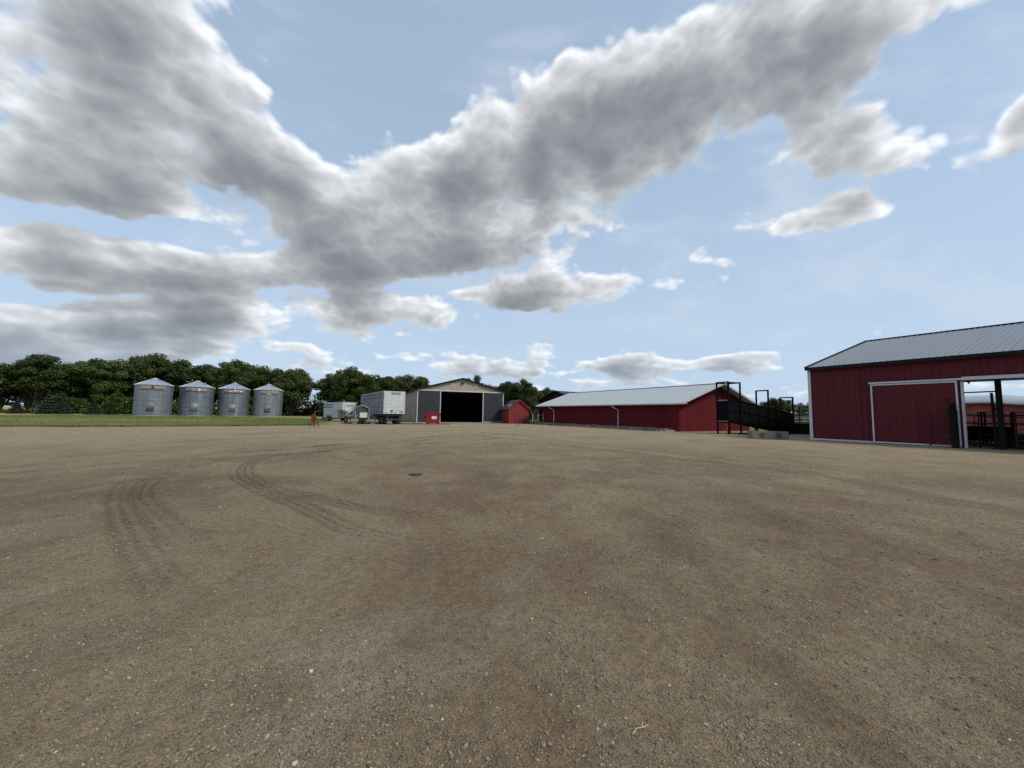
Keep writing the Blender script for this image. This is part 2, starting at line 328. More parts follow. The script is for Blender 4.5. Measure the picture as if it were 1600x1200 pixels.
def leaf_mat(name, c1, c2):
    m = bpy.data.materials.new(name); m.use_nodes = True; t = m.node_tree; t.nodes.clear(); k = NT(t)
    out = k.n('ShaderNodeOutputMaterial'); b = k.n('ShaderNodeBsdfPrincipled'); tr = k.n('ShaderNodeBsdfTranslucent'); mx = k.n('ShaderNodeMixShader')
    pos = k.n('ShaderNodeNewGeometry').outputs['Position']; oi = k.n('ShaderNodeObjectInfo')
    n1 = k.noise(pos, 0.55, 4, 0.6); n2 = k.noise(pos, 4.0, 2, 0.5)
    f = k.math('ADD', k.math('MULTIPLY', n1, 0.75), k.math('MULTIPLY', n2, 0.35))
    f = k.math('ADD', f, k.math('MULTIPLY', k.math('SUBTRACT', oi.outputs['Random'], 0.5), 0.25))
    col = k.mix(k.rng(f, 0.35, 0.75), (*c1, 1), (*c2, 1))
    k.link(col, b.inputs['Base Color']); b.inputs['Roughness'].default_value = 0.55; b.inputs['Specular IOR Level'].default_value = 0.25
    k.link(col, tr.inputs[0]); mx.inputs[0].default_value = 0.28
    k.link(b.outputs[0], mx.inputs[1]); k.link(tr.outputs[0], mx.inputs[2]); k.link(mx.outputs[0], out.inputs[0])
    return m
M['leaf'] = leaf_mat('broadleaf_foliage', (0.032, 0.049, 0.012), (0.086, 0.116, 0.026))
M['leaf_pale'] = leaf_mat('pale_foliage', (0.06, 0.085, 0.04), (0.12, 0.15, 0.07))
M['needle'] = leaf_mat('spruce_needles', (0.026, 0.042, 0.026), (0.055, 0.080, 0.055))
M['grass'] = leaf_mat('lawn_grass_blades', (0.10, 0.135, 0.034), (0.17, 0.195, 0.06))
M['weed'] = leaf_mat('weed_leaves', (0.06, 0.09, 0.03), (0.12, 0.15, 0.06))

# ================================================================== terrain
def vnoise(x, y, seed):
    """smooth value noise on numpy arrays, about -1..1"""
    xi = np.floor(x).astype(np.int64); yi = np.floor(y).astype(np.int64); fx = x - xi; fy = y - yi
    fx = fx * fx * (3 - 2 * fx); fy = fy * fy * (3 - 2 * fy)
    def h(a, b):
        n = (a * 374761393 + b * 668265263 + seed * 1442695041) & 0xFFFFFFFF
        n = ((n ^ (n >> 13)) * 1274126177) & 0xFFFFFFFF
        return ((n ^ (n >> 16)) & 0xFFFF) / 32767.5 - 1.0
    return (h(xi, yi) * (1 - fx) + h(xi + 1, yi) * fx) * (1 - fy) + (h(xi, yi + 1) * (1 - fx) + h(xi + 1, yi + 1) * fx) * fy

TRACKS = [  # wheel tracks across the yard: centre line, half width, depth, darkness, dash (length of broken prints)
    ([(-2.92, 3.89), (-3.55, 4.42), (-4.63, 5.26), (-5.65, 6.09), (-6.62, 6.99), (-7.67, 8.4), (-8.47, 10.35), (-8.69, 13.24), (-7.59, 16.53), (-3.86, 23.65), (5.97, 35.66)], 0.21, 0.024, 0.56, 0),
    ([(-2.3, 2.9), (-3.14, 3.58), (-4.13, 4.39), (-5.62, 5.7), (-6.83, 6.87), (-7.83, 8.07), (-8.57, 9.53), (-9.27, 12.03), (-9.01, 14.83), (-7.39, 18.76), (-3.57, 27.41), (4, 38)], 0.21, 0.024, 0.52, 0),
    ([(-13.0, 7.0), (-10.17, 7.9), (-10.0, 8.6), (-9.9, 9.4), (-9.65, 10.4), (-9.2, 11.7), (-8.05, 13.1), (-6.12, 15.58), (-3.34, 20.48), (2, 28)], 0.27, 0.035, 1.0, 2.0),
    ([(-14.0, 7.4), (-11.43, 8.74), (-11.11, 9.7), (-10.62, 10.9), (-10.1, 12.64), (-8.93, 15.11), (-6.8, 20.71), (-1, 31)], 0.22, 0.035, 0.9, 2.4),
    ([(-0.6, 5.5), (-1.71, 5.93), (-2.67, 6.37), (-3.96, 7.19), (-5.19, 8.07), (-6.43, 9.43), (-7.48, 11.29), (-7.68, 13.39), (-6.7, 17.02), (-3.19, 24.47), (3.66, 36.22)], 0.21, 0.020, 0.65, 0),
    ([(-1.0, 4.6), (-1.91, 4.97), (-3.33, 6.24), (-4.94, 7.6), (-6.35, 9.05), (-7.3, 10.4)], 0.2, 0.02, 0.6, 0),
    ([(-21, 12), (-18.49, 14.05), (-16.68, 16.89), (-13.35, 21.33), (-7.87, 29.92), (-2.6, 40.22), (0, 52)], 0.3, 0.02, 0.6, 2.3),
    ([(-27, 17), (-24.53, 18.6), (-18.54, 22.48), (-10.69, 32.48), (-3.0, 46.36), (-3, 58)], 0.3, 0.02, 0.5, 3.1),
    ([(8, 11), (4, 17), (-1, 25), (-8, 35), (-17, 44), (-22, 56)], 0.3, 0.02, 0.45, 0),
    ([(10, 11), (6, 17), (1, 26), (-7, 37), (-15.5, 46), (-20, 58)], 0.3, 0.02, 0.45, 0),
    ([(14, 22), (6, 25), (-4, 29), (-14, 31), (-26, 28)], 0.3, 0.02, 0.5, 0), ([(14, 24), (6, 27), (-4, 31), (-14, 33), (-26, 30)], 0.3, 0.02, 0.5, 0),
    ([(16, 32), (4, 35), (-8, 42), (-16, 52), (-24, 64)], 0.35, 0.02, 0.55, 0), ([(14, 34), (4, 37), (-6, 44), (-13, 51)], 0.35, 0.02, 0.5, 0),
    ([(-30, 20), (-18, 25), (-6, 33), (0, 44), (1, 58)], 0.3, 0.02, 0.45, 0),
]
def catmull(pts, step=0.12):
    P = [np.array(p, float) for p in pts]; P = [2 * P[0] - P[1]] + P + [2 * P[-1] - P[-2]]; out = []
    for i in range(1, len(P) - 2):
        n = max(2, int(np.hypot(*(P[i + 1] - P[i])) / step)); t = np.linspace(0, 1, n, endpoint=False)[:, None]
        a, b, c, d = P[i - 1], P[i], P[i + 1], P[i + 2]
        out.append(0.5 * (2 * b + (c - a) * t + (2 * a - 5 * b + 4 * c - d) * t ** 2 + (3 * b - a - 3 * c + d) * t ** 3))
    return np.concatenate(out)

def in_poly(x, y, poly):
    ins = np.zeros(x.shape, bool); n = len(poly)
    for i in range(n):
        x0, y0 = poly[i]; x1, y1 = poly[(i + 1) % n]
        c = ((y0 > y) != (y1 > y)) & (x < (x1 - x0) * (y - y0) / (y1 - y0 + 1e-12) + x0)
        ins ^= c
    return ins

# the bare yard; everything outside is grass and then fields
YARD = [(-120, -60), (-120, 20), (-38, 28.2), (-34.5, 29.6), (-31, 31.2), (-28.3, 34.1), (-24.5, 37.0), (-20.8, 41.5), (-21.5, 46), (-26, 56), (-31, 66), (-34, 74),
        (-31, 78), (-24, 68), (-16, 62), (-2, 66), (3, 62), (5.5, 60), (16, 46), (30, 42), (60, 60), (90, 60), (90, -60)]

def wall_berm(x, y):
    """gravel heaped against the long barn"""
    dx, dy = -0.4936, 0.8697; ox, oy = 16.81, 38.57
    s = (x - ox) * dx + (y - oy) * dy; t = (x - ox) * (-dy) + (y - oy) * dx      # t > 0 : on the yard side
    return np.where((s > 0.5) & (s < 25), np.clip(1 - np.abs(t - 0.4) / 1.3, 0, 1), 0.0), s, t

def ground_z(x, y, r):
    z = 0.020 * vnoise(x * 0.5, y * 0.5, 1) + 0.012 * vnoise(x * 1.7, y * 1.7, 2)
    fade = np.clip(1 - r / 40, 0, 1)
    z += fade * (0.006 * vnoise(x * 6, y * 6, 3) + 0.004 * vnoise(x * 14, y * 14, 4) + 0.003 * vnoise(x * 31, y * 31, 5))
    return z

def build_ground():
    fr = np.arange(-62, 62.01, 0.19); bk = np.arange(66, 298, 4.0)
    ang = np.radians(np.concatenate([fr, bk])); na = len(ang)
    rr = [0.0]; r = 0.9
    while r < 70: rr.append(r); r *= 1.0088
    while r < 9000: rr.append(r); r *= 1.12
    rr = np.array(rr[1:]); nr = len(rr)
    RR, AA = np.meshgrid(rr, ang, indexing='ij')
    x = RR * np.sin(AA); y = RR * np.cos(AA)
    z = ground_z(x, y, RR)
    track = np.zeros_like(x); loose = np.zeros_like(x)
    for (pts, hw, dep, dark, dash) in TRACKS:
        c = catmull(pts); L = np.concatenate([[0], np.cumsum(np.hypot(*np.diff(c, axis=0).T))])
        m = (x > c[:, 0].min() - 1) & (x < c[:, 0].max() + 1) & (y > c[:, 1].min() - 1) & (y < c[:, 1].max() + 1) & (RR < 75)
        idx = np.nonzero(m); X = x[idx]; Y = y[idx]; best = np.full(X.shape, 9.0); lat = np.zeros(X.shape); ln = np.zeros(X.shape)
        for i in range(0, len(c) - 1, 2):
            d = c[min(i + 2, len(c) - 1)] - c[i]; l = np.hypot(*d) + 1e-9; d = d / l
            sel = (np.abs(X - c[i, 0]) < 1.2) & (np.abs(Y - c[i, 1]) < 1.2)
            if not sel.any(): continue
            px = X[sel] - c[i, 0]; py = Y[sel] - c[i, 1]; t = np.clip(px * d[0] + py * d[1], 0, l); q = px * -d[1] + py * d[0]
            dist = np.hypot(px - t * d[0], py - t * d[1]); b = best[sel]; k = dist < b
            b[k] = dist[k]; best[sel] = b; a = lat[sel]; a[k] = q[k]; lat[sel] = a; a = ln[sel]; a[k] = L[i] + t[k]; ln[sel] = a
        u = np.abs(lat) / hw; ins = np.clip((1.25 - best / hw) / 0.35, 0, 1)
        ends = np.clip(np.minimum(ln / 2.2, (L[-1] - ln) / 2.2), 0, 1); ins = ins * ends
        wear = np.clip(0.85 + 0.45 * vnoise(ln * 0.45, lat * 0.8, 21 + int(dep * 1000)), 0, 1)
        if dash: wear = wear * np.clip(0.9 + 1.6 * vnoise(ln / dash, lat * 0 + 3.3, 31), 0, 1)
        groove = (0.5 + 0.5 * np.cos(lat / hw * 3.14159 * 3.0)) ** 1.5 if not dash else np.clip(1.3 - u, 0, 1)          # the ribs of the tread
        lug = 0.5 + 0.5 * np.sin((ln + np.abs(lat) * 0.9) * 6.2832 / 0.22) if dash else 1.0
        zi = z[idx]; zi -= dep * ins * wear * (0.35 + 0.65 * groove * lug); zi += 0.6 * dep * np.exp(-((u - 1.25) / 0.18) ** 2) * wear * ends
        z[idx] = zi
        ti = track[idx]; track[idx] = np.maximum(ti, ins * wear * dark * (0.16 + 0.84 * groove * lug) if not dash else ins * wear * dark * (0.55 + 0.45 * lug))
    berm, s, t = wall_berm(x, y)
    z += 0.22 * berm * (1 + 0.35 * vnoise(x * 3, y * 3, 8))
    yard = in_poly(x + 0.8 * vnoise(x * 0.4, y * 0.4, 9), y + 0.8 * vnoise(x * 0.4 + 9, y * 0.4, 10), YARD).astype(float)
    loose = np.maximum(loose, berm)
    far = RR > 150
    z = np.where(far, z + np.clip((RR - 150) / 900, 0, 1) * 2.0 * (0.6 + 0.4 * vnoise(x / 300, y / 300, 12)), z)
    z = np.where(RR > 2500, z - (RR - 2500) * 0.004, z)
    V = np.stack([x, y, z], -1).reshape(-1, 3)
    V = np.concatenate([V, [[0, 0, 0]]])
    i = np.arange(nr - 1)[:, None]; j = np.arange(na)[None, :]; j2 = (j + 1) % na
    F = np.stack([i * na + j, (i + 1) * na + j, (i + 1) * na + j2, i * na + j2], -1).reshape(-1, 4)
    me = bpy.data.meshes.new('ground')
    nv = len(V); nf = len(F); tri = np.stack([np.full(na, nv - 1), np.arange(na), (np.arange(na) + 1) % na], -1)
    me.vertices.add(nv); me.vertices.foreach_set('co', V.ravel())
    me.loops.add(nf * 4 + na * 3); me.loops.foreach_set('vertex_index', np.concatenate([F.ravel(), tri.ravel()]).astype(np.int32))
    me.polygons.add(nf + na)
    me.polygons.foreach_set('loop_start', np.concatenate([np.arange(nf) * 4, nf * 4 + np.arange(na) * 3]).astype(np.int32))
    me.update(calc_edges=True); me.validate()
    me.polygons.foreach_set('use_smooth', np.ones(len(me.polygons), bool))
    if me.polygons[0].normal.z < 0: me.flip_normals()
    for nm, arr in (('track', track), ('yard', yard), ('loose', loose)):
        at = me.attributes.new(nm, 'FLOAT', 'POINT'); at.data.foreach_set('value', np.append(arr.ravel(), 0.0).astype(np.float32))
    return me

def ground_material():
    m = bpy.data.materials.new('gravel_yard'); m.use_nodes = True; t = m.node_tree; t.nodes.clear(); k = NT(t)
    out = k.n('ShaderNodeOutputMaterial'); b = k.n('ShaderNodeBsdfPrincipled'); k.link(b.outputs[0], out.inputs[0])
    pos = k.n('ShaderNodeNewGeometry').outputs['Position']
    def attr(nm): a = k.n('ShaderNodeAttribute', attribute_name=nm); return a.outputs['Fac']
    track, yard, loose = attr('track'), attr('yard'), attr('loose')
    # packed dirt and gravel: brown fines, grey crushed stone, worn pale patches
    big = k.noise(k.mapping(pos, rot=(0, 0, 0.45), sc=(1, 0.8, 1)), 0.33, 6, 0.62, 0.6)
    mid = k.noise(k.mapping(pos, rot=(0, 0, 0.5), sc=(1, 0.8, 1)), 1.3, 6, 0.66, 0.4)
    sm = k.noise(pos, 11.0, 5, 0.7)
    gr = k.noise(pos, 105.0, 3, 0.75)
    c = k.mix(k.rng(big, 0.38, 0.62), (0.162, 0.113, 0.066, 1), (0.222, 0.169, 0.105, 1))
    c = k.mix(k.rng(mid, 0.46, 0.72, 0.0, 0.62), c, (0.262, 0.211, 0.143, 1))
    c = k.mix(k.rng(mid, 0.44, 0.28, 0.0, 0.6), c, (0.118, 0.086, 0.056, 1))
    damp = k.noise(k.mapping(pos, loc=(13, 4, 0), rot=(0, 0, 1.2), sc=(1, 0.55, 1)), 0.42, 5, 0.6, 0.8)
    c = k.mix(k.rng(damp, 0.48, 0.68, 0.0, 0.70), c, (0.126, 0.088, 0.054, 1))
    pale = k.math('MULTIPLY', k.rng(k.vmath('LENGTH', k.mapping(pos, (-0.75, 2.5, 0), (0, 0, 0.5), (1.0, 0.62, 1), 'TEXTURE')), 1.15, 0.25), k.rng(mid, 0.36, 0.56))
    c = k.mix(k.math('MULTIPLY', pale, 0.5), c, (0.265, 0.235, 0.178, 1))       # a spill of pale crushed stone
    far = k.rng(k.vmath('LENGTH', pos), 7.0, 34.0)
    c = k.mix(k.math('MULTIPLY', far, 0.60), c, (0.37, 0.295, 0.185, 1))         # paler with distance: cloud shade over the foreground put into the colour
    f1 = k.rng(sm, 0.25, 0.75, 0.70, 1.30, False); c = k.mix(1.0, c, k.comb(f1, f1, f1), 'MULTIPLY')
    f2 = k.rng(gr, 0.28, 0.72, 0.36, 1.64, False); c = k.mix(1.0, c, k.comb(f2, f2, f2), 'MULTIPLY')
    # crushed stone bedded in the fines
    vo = k.n('ShaderNodeTexVoronoi', feature='F1'); k.link(pos, vo.inputs['Vector']); vo.inputs['Scale'].default_value = 62.0
    vs = k.sep(vo.outputs['Color'])
    stone = k.math('MULTIPLY', k.rng(vs[0], 0.60, 0.70), k.rng(vo.outputs['Distance'], 0.42, 0.28))
    sc = k.mix(vs[1], (0.13, 0.105, 0.08, 1), (0.44, 0.38, 0.295, 1))
    c = k.mix(k.math('MULTIPLY', stone, k.rng(mid, 0.35, 0.6, 0.35, 0.85)), c, sc)
    lg = k.mix(k.noise(pos, 9.0, 4, 0.7), (0.14, 0.13, 0.12, 1), (0.46, 0.44, 0.40, 1))
    c = k.mix(k.math('MULTIPLY', loose, 0.8), c, lg)
    c = k.mix(k.math('MULTIPLY', track, 0.88), c, (0.072, 0.053, 0.035, 1))
    # grass and fields outside the yard
    gn = k.noise(pos, 0.35, 6, 0.65); gg = k.mix(k.rng(gn, 0.3, 0.7), (0.095, 0.115, 0.035, 1), (0.19, 0.19, 0.075, 1))
    fld = k.mix(k.rng(k.noise(k.mapping(pos, sc=(0.3, 1, 1)), 0.012, 3, 0.5), 0.4, 0.6), (0.17, 0.19, 0.06, 1), (0.36, 0.31, 0.11, 1))
    gg = k.mix(k.rng(k.vmath('LENGTH', pos), 95.0, 130.0), gg, fld)
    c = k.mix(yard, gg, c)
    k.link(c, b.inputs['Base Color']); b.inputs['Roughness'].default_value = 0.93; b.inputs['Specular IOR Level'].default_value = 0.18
    hgt = k.math('ADD', k.math('MULTIPLY', sm, 0.9), k.math('ADD', k.math('MULTIPLY', gr, 0.35), k.math('MULTIPLY', stone, 0.55)))
    bp = k.n('ShaderNodeBump'); bp.inputs['Strength'].default_value = 1.0; bp.inputs['Distance'].default_value = 0.028
    k.link(hgt, bp.inputs['Height']); k.link(bp.outputs[0], b.inputs['Normal'])
    return m

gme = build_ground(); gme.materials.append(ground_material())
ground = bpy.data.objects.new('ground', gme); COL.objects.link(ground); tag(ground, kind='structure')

def stones_material():
    m = bpy.data.materials.new('loose_stone'); m.use_nodes = True; t = m.node_tree; t.nodes.clear(); k = NT(t)
    out = k.n('ShaderNodeOutputMaterial'); b = k.n('ShaderNodeBsdfPrincipled'); k.link(b.outputs[0], out.inputs[0])
    a = k.n('ShaderNodeAttribute', attribute_name='tint'); pos = k.n('ShaderNodeNewGeometry').outputs['Position']
    cr = k.n('ShaderNodeValToRGB'); k.link(a.outputs['Fac'], cr.inputs[0]); e = cr.color_ramp.elements
    e[0].position = 0.0; e[0].color = (0.105, 0.080, 0.058, 1); e[1].position = 1.0; e[1].color = (0.56, 0.49, 0.39, 1)
    for p_, c_ in ((0.30, (0.185, 0.145, 0.102, 1)), (0.62, (0.275, 0.222, 0.160, 1)), (0.86, (0.37, 0.315, 0.235, 1))):
        x = e.new(p_); x.color = c_
    n = k.rng(k.noise(pos, 60, 3, 0.6), 0.3, 0.7, 0.75, 1.25, False)
    k.link(k.mix(1.0, cr.outputs[0], k.comb(n, n, n), 'MULTIPLY'), b.inputs['Base Color']); b.inputs['Roughness'].default_value = 0.88
    b.inputs['Specular IOR Level'].default_value = 0.2
    return m
M['stone'] = stones_material()

OCT_V = np.array([(1, 0, 0), (0, 1, 0), (-1, 0, 0), (0, -1, 0), (0, 0, 1), (0, 0, -1)], float)
OCT_F = np.array([(0, 1, 4), (1, 2, 4), (2, 3, 4), (3, 0, 4), (1, 0, 5), (2, 1, 5), (3, 2, 5), (0, 3, 5)])
def ico():
    bm = bmesh.new(); bmesh.ops.create_icosphere(bm, subdivisions=1, radius=1.0)
    v = np.array([q.co[:] for q in bm.verts]); f = np.array([[q.index for q in p.verts] for p in bm.faces]); bm.free(); return v, f
def scatter_stones(name, x, y, z, size, shape, label):
    BV, BF = shape; n = len(x); nb = len(BV)
    jit = 1 + 0.38 * RNG.uniform(-1, 1, (n, nb, 1)); V = BV[None] * jit
    sc = np.stack([RNG.uniform(0.75, 1.45, n), RNG.uniform(0.65, 1.05, n), RNG.uniform(0.35, 0.75, n)], -1) * size[:, None]
    V = V * sc[:, None, :]; a = RNG.uniform(0, 6.283, n); ca, sa = np.cos(a)[:, None], np.sin(a)[:, None]
    tl = RNG.uniform(-.35, .35, (n, 1)); V[:, :, 2] += V[:, :, 0] * tl
    X = V[:, :, 0] * ca - V[:, :, 1] * sa + x[:, None]; Y = V[:, :, 0] * sa + V[:, :, 1] * ca + y[:, None]; Z = V[:, :, 2] + z[:, None]
    P = np.stack([X, Y, Z], -1).reshape(-1, 3); F = (BF[None] + (np.arange(n) * nb)[:, None, None]).reshape(-1, 3)
    me = bpy.data.meshes.new(name); me.vertices.add(len(P)); me.vertices.foreach_set('co', P.ravel())
    me.loops.add(F.size); me.loops.foreach_set('vertex_index', F.ravel().astype(np.int32)); me.polygons.add(len(F))
    me.polygons.foreach_set('loop_start', (np.arange(len(F)) * 3).astype(np.int32)); me.update(calc_edges=True)
    at = me.attributes.new('tint', 'FLOAT', 'POINT'); tv = np.clip(RNG.beta(1.9, 3.1, n), 0, 1); tv = np.where(RNG.random(n) < 0.012, RNG.uniform(.9, 1, n), tv)
    at.data.foreach_set('value', np.repeat(tv, nb).astype(np.float32))
    me.materials.append(M['stone']); o = bpy.data.objects.new(name, me); COL.objects.link(o)
    return tag(o, label, 'gravel', kind='stuff')

def gravel_field():
    n = 190000
    r = 1.35 * np.exp(RNG.random(n) ** 0.85 * math.log(16 / 1.35)); a = np.radians(RNG.uniform(-57, 57, n)); x = r * np.sin(a); y = r * np.cos(a)
    d = 0.5 + 0.5 * vnoise(x * 0.9, y * 0.9, 41) * 0.7 + 0.35 * vnoise(x * 2.6, y * 2.6, 42)
    keep = RNG.random(n) < np.clip(d * 0.9, 0.06, 1); x, y, r = x[keep], y[keep], r[keep]; n = len(x)
    size = np.clip(RNG.lognormal(-5.40, 0.42, n), 0.0024, 0.02) * np.clip(0.75 + r * 0.08, 0.75, 1.35)
    z = ground_z(x, y, r) + size * 0.12
    near = r < 2.4
    scatter_stones('gravel', x[near], y[near], z[near], size[near], ico(), 'loose crushed gravel lying over the near yard')
    f = ~near
    scatter_stones('gravel', x[f], y[f], z[f], size[f], (OCT_V, OCT_F), 'loose crushed gravel strewn across the middle of the yard')
    # the bank of stones against the long barn
    n = 4200; s = RNG.uniform(0.8, 24.8, n); t = np.abs(RNG.normal(0.45, 0.45, n)) + 0.05
    x = 16.81 - 0.4936 * s - 0.8697 * t; y = 38.57 + 0.8697 * s - 0.4936 * t
    size = RNG.uniform(0.04, 0.15, n); z = 0.22 * wall_berm(x, y)[0] + size * 0.2
    scatter_stones('gravel', x, y, z, size, (OCT_V, OCT_F), 'bank of pale gravel heaped along the long red barn wall')
gravel_field()

# ------------------------------------------------------------------ lawn
LAWN = [(-130, 9), (-90, 12), (-62, 19), (-48, 24.2), (-38, 28.4), (-34.5, 29.8), (-31, 31.4), (-28.3, 34.3), (-24.5, 37.1), (-22.4, 39.6), (-21.6, 41.6), (-22.4, 44), (-25.0, 50), (-29.5, 60), (-33, 70), (-38, 84), (-130, 84)]
def lawn_h(x, y):
    """height of the lawn: lifts off the gravel at its edge, then swells gently towards the bins"""
    best = np.full(x.shape, 99.0)
    for i in range(0, 13):
        x0, y0 = LAWN[i]; x1, y1 = LAWN[i + 1]; dx, dy = x1 - x0, y1 - y0; l = dx * dx + dy * dy
        t = np.clip(((x - x0) * dx + (y - y0) * dy) / l, 0, 1); best = np.minimum(best, np.hypot(x - x0 - t * dx, y - y0 - t * dy))
    e = np.clip(best / 0.5, 0, 1); sw = np.clip(best / 14, 0, 1)
    return 0.02 + 0.05 * e + 0.30 * sw * sw * (3 - 2 * sw) + 0.02 * vnoise(x * .5, y * .5, 61)
def build_lawn():
    from mathutils.geometry import delaunay_2d_cdt
    edge = []
    for i in range(len(LAWN)):
        a, b = np.array(LAWN[i]), np.array(LAWN[(i + 1) % len(LAWN)]); n = max(1, int(np.hypot(*(b - a)) / 1.2))
        edge += [a + (b - a) * k / n + RNG.uniform(-.12, .12, 2) * (i < 12) for k in range(n)]
    gx, gy = np.meshgrid(np.arange(-128, -20, 1.6), np.arange(10, 83, 1.6)); gx = (gx + RNG.uniform(-.4, .4, gx.shape)).ravel(); gy = (gy + RNG.uniform(-.4, .4, gy.shape)).ravel()
    k = in_poly(gx, gy, LAWN); pts = [Vector(p) for p in edge] + [Vector((a, b)) for a, b in zip(gx[k], gy[k])]
    ne = len(edge); r = delaunay_2d_cdt(pts, [], [list(range(ne))], 1, 1e-4)
    xs = np.array([p[0] for p in r[0]]); ys = np.array([p[1] for p in r[0]]); zs = lawn_h(xs, ys)
    me = bpy.data.meshes.new('lawn'); me.from_pydata([(float(a), float(b), float(c)) for a, b, c in zip(xs, ys, zs)], [], [tuple(f) for f in r[2]])
    me.polygons.foreach_set('use_smooth', [True] * len(me.polygons))
    if me.polygons[0].normal.z < 0: me.flip_normals()
    m = bpy.data.materials.new('mown_lawn'); m.use_nodes = True; t = m.node_tree; t.nodes.clear(); q = NT(t)
    out = q.n('ShaderNodeOutputMaterial'); b = q.n('ShaderNodeBsdfPrincipled'); q.link(b.outputs[0], out.inputs[0]); pos = q.n('ShaderNodeNewGeometry').outputs['Position']
    c = q.mix(q.rng(q.noise(pos, 0.4, 6, 0.65), 0.3, 0.7), (0.115, 0.140, 0.036, 1), (0.185, 0.195, 0.065, 1))
    c = q.mix(q.rng(q.noise(q.mapping(pos, rot=(0, 0, -0.6), sc=(0.12, 1, 1)), 0.16, 4, 0.6), 0.50, 0.66, 0, 0.7), c, (0.24, 0.20, 0.085, 1))
    z = q.sep(pos)[2]; c = q.mix(q.rng(z, 0.22, 0.33, 0, 0.8), c, (0.30, 0.25, 0.12, 1))      # dry grass on the rise by the bins
    q.link(c, b.inputs['Base Color']); b.inputs['Roughness'].default_value = 0.9; b.inputs['Specular IOR Level'].default_value = 0.1
    bp = q.n('ShaderNodeBump'); bp.inputs['Strength'].default_value = 0.6; bp.inputs['Distance'].default_value = 0.05; q.link(q.noise(pos, 14, 4, 0.7), bp.inputs['Height']); q.link(bp.outputs[0], b.inputs['Normal'])
    me.materials.append(m); o = bpy.data.objects.new('lawn', me); COL.objects.link(o); tag(o, kind='structure')
build_lawn()

def blades(name, xs, ys, zs, hts, widths, mt, label, cat):
    n = len(xs); a = RNG.uniform(0, 6.283, n); lean = RNG.uniform(-.4, .4, (n, 2)) * hts[:, None]
    dx = np.cos(a) * widths; dy = np.sin(a) * widths
    P = np.stack([np.stack([xs - dx, ys - dy, zs], -1), np.stack([xs + dx, ys + dy, zs], -1), np.stack([xs + lean[:, 0], ys + lean[:, 1], zs + hts], -1)], 1).reshape(-1, 3)
    me = bpy.data.meshes.new(name); me.vertices.add(3 * n); me.vertices.foreach_set('co', P.ravel()); me.loops.add(3 * n)
    me.loops.foreach_set('vertex_index', np.arange(3 * n, dtype=np.int32)); me.polygons.add(n); me.polygons.foreach_set('loop_start', (np.arange(n) * 3).astype(np.int32)); me.update(calc_edges=True)
    me.materials.append(mt); o = bpy.data.objects.new(name, me); COL.objects.link(o); return tag(o, label, cat, kind='stuff')
def lawn_grass():
    n = 150000; x = RNG.uniform(-66, -21, n); y = RNG.uniform(18, 66, n); k = in_poly(x, y, LAWN)
    x, y = x[k], y[k]; z = lawn_h(x, y) - 0.01
    h = RNG.uniform(0.03, 0.085, len(x)); blades('grass', x, y, z, h, RNG.uniform(0.012, 0.03, len(x)), M['grass'], 'short mown grass covering the lawn before the bins', 'grass')
    n = 9000; i = RNG.integers(2, 11, n); t = RNG.random(n); A = np.array(LAWN); x = A[i, 0] + (A[i + 1, 0] - A[i, 0]) * t + RNG.normal(0, .12, n); y = A[i, 1] + (A[i + 1, 1] - A[i, 1]) * t + RNG.normal(0, .12, n)
    blades('grass', x, y, np.zeros(n), RNG.uniform(0.06, 0.2, n), RNG.uniform(0.015, 0.03, n), M['grass'], 'ragged grass fringe where the lawn meets gravel', 'grass')
    n = 26000; x = RNG.uniform(1, 9, n); y = RNG.uniform(63, 82, n); blades('grass', x, y, np.zeros(n), RNG.uniform(0.08, 0.35, n), RNG.uniform(0.02, 0.04, n), M['grass'], 'rough pasture grass beyond the hut and long barn', 'grass')
lawn_grass()

# ================================================================== buildings
def ribs(x0, x1, pitch, d, w=0.035, first=None):
    """profile of ribbed sheet steel: (x, offset) pairs"""
    out = [(x0, 0.0)]; x = x0 + (pitch * 0.5 if first is None else first)
    while x + w < x1:
        out += [(x - w, 0.0), (x - w * 0.45, d), (x + w * 0.45, d), (x + w, 0.0)]; x += pitch
    out.append((x1, 0.0)); return out
def ribbed_wall(mb, x0, x1, zb, zt, y=0.0, pitch=0.30, d=0.028, breaks=()):
    """upright ribbed sheet in the XZ plane, ribs standing out towards -Y"""
    fb = zb if callable(zb) else (lambda x: zb); ft = zt if callable(zt) else (lambda x: zt)
    pr = ribs(x0, x1, pitch, d)
    for b in breaks: pr.append((b, 0.0))
    pr.sort(key=lambda p: p[0]); n = len(pr)
    vs = [(x, y - o, fb(x)) for x, o in pr] + [(x, y - o, ft(x)) for x, o in pr]
    return mb.add(vs, [(i, i + 1, i + 1 + n, i + n) for i in range(n - 1)])
def sheet_mesh(name, width, length, mt, pitch=0.30, d=0.026):
    """flat roofing sheet: x across, y up the slope, ribs upward"""
    mb = MB(); pr = ribs(0, width, pitch, d); n = len(pr)
    mb.add([(x, 0, o) for x, o in pr] + [(x, length, o) for x, o in pr], [(i, i + 1, i + 1 + n, i + n) for i in range(n - 1)])
    mb.add([(0, 0, -0.02), (width, 0, -0.02), (width, length, -0.02), (0, length, -0.02)], [(0, 1, 2, 3)])
    return mb.mesh(name, mt)

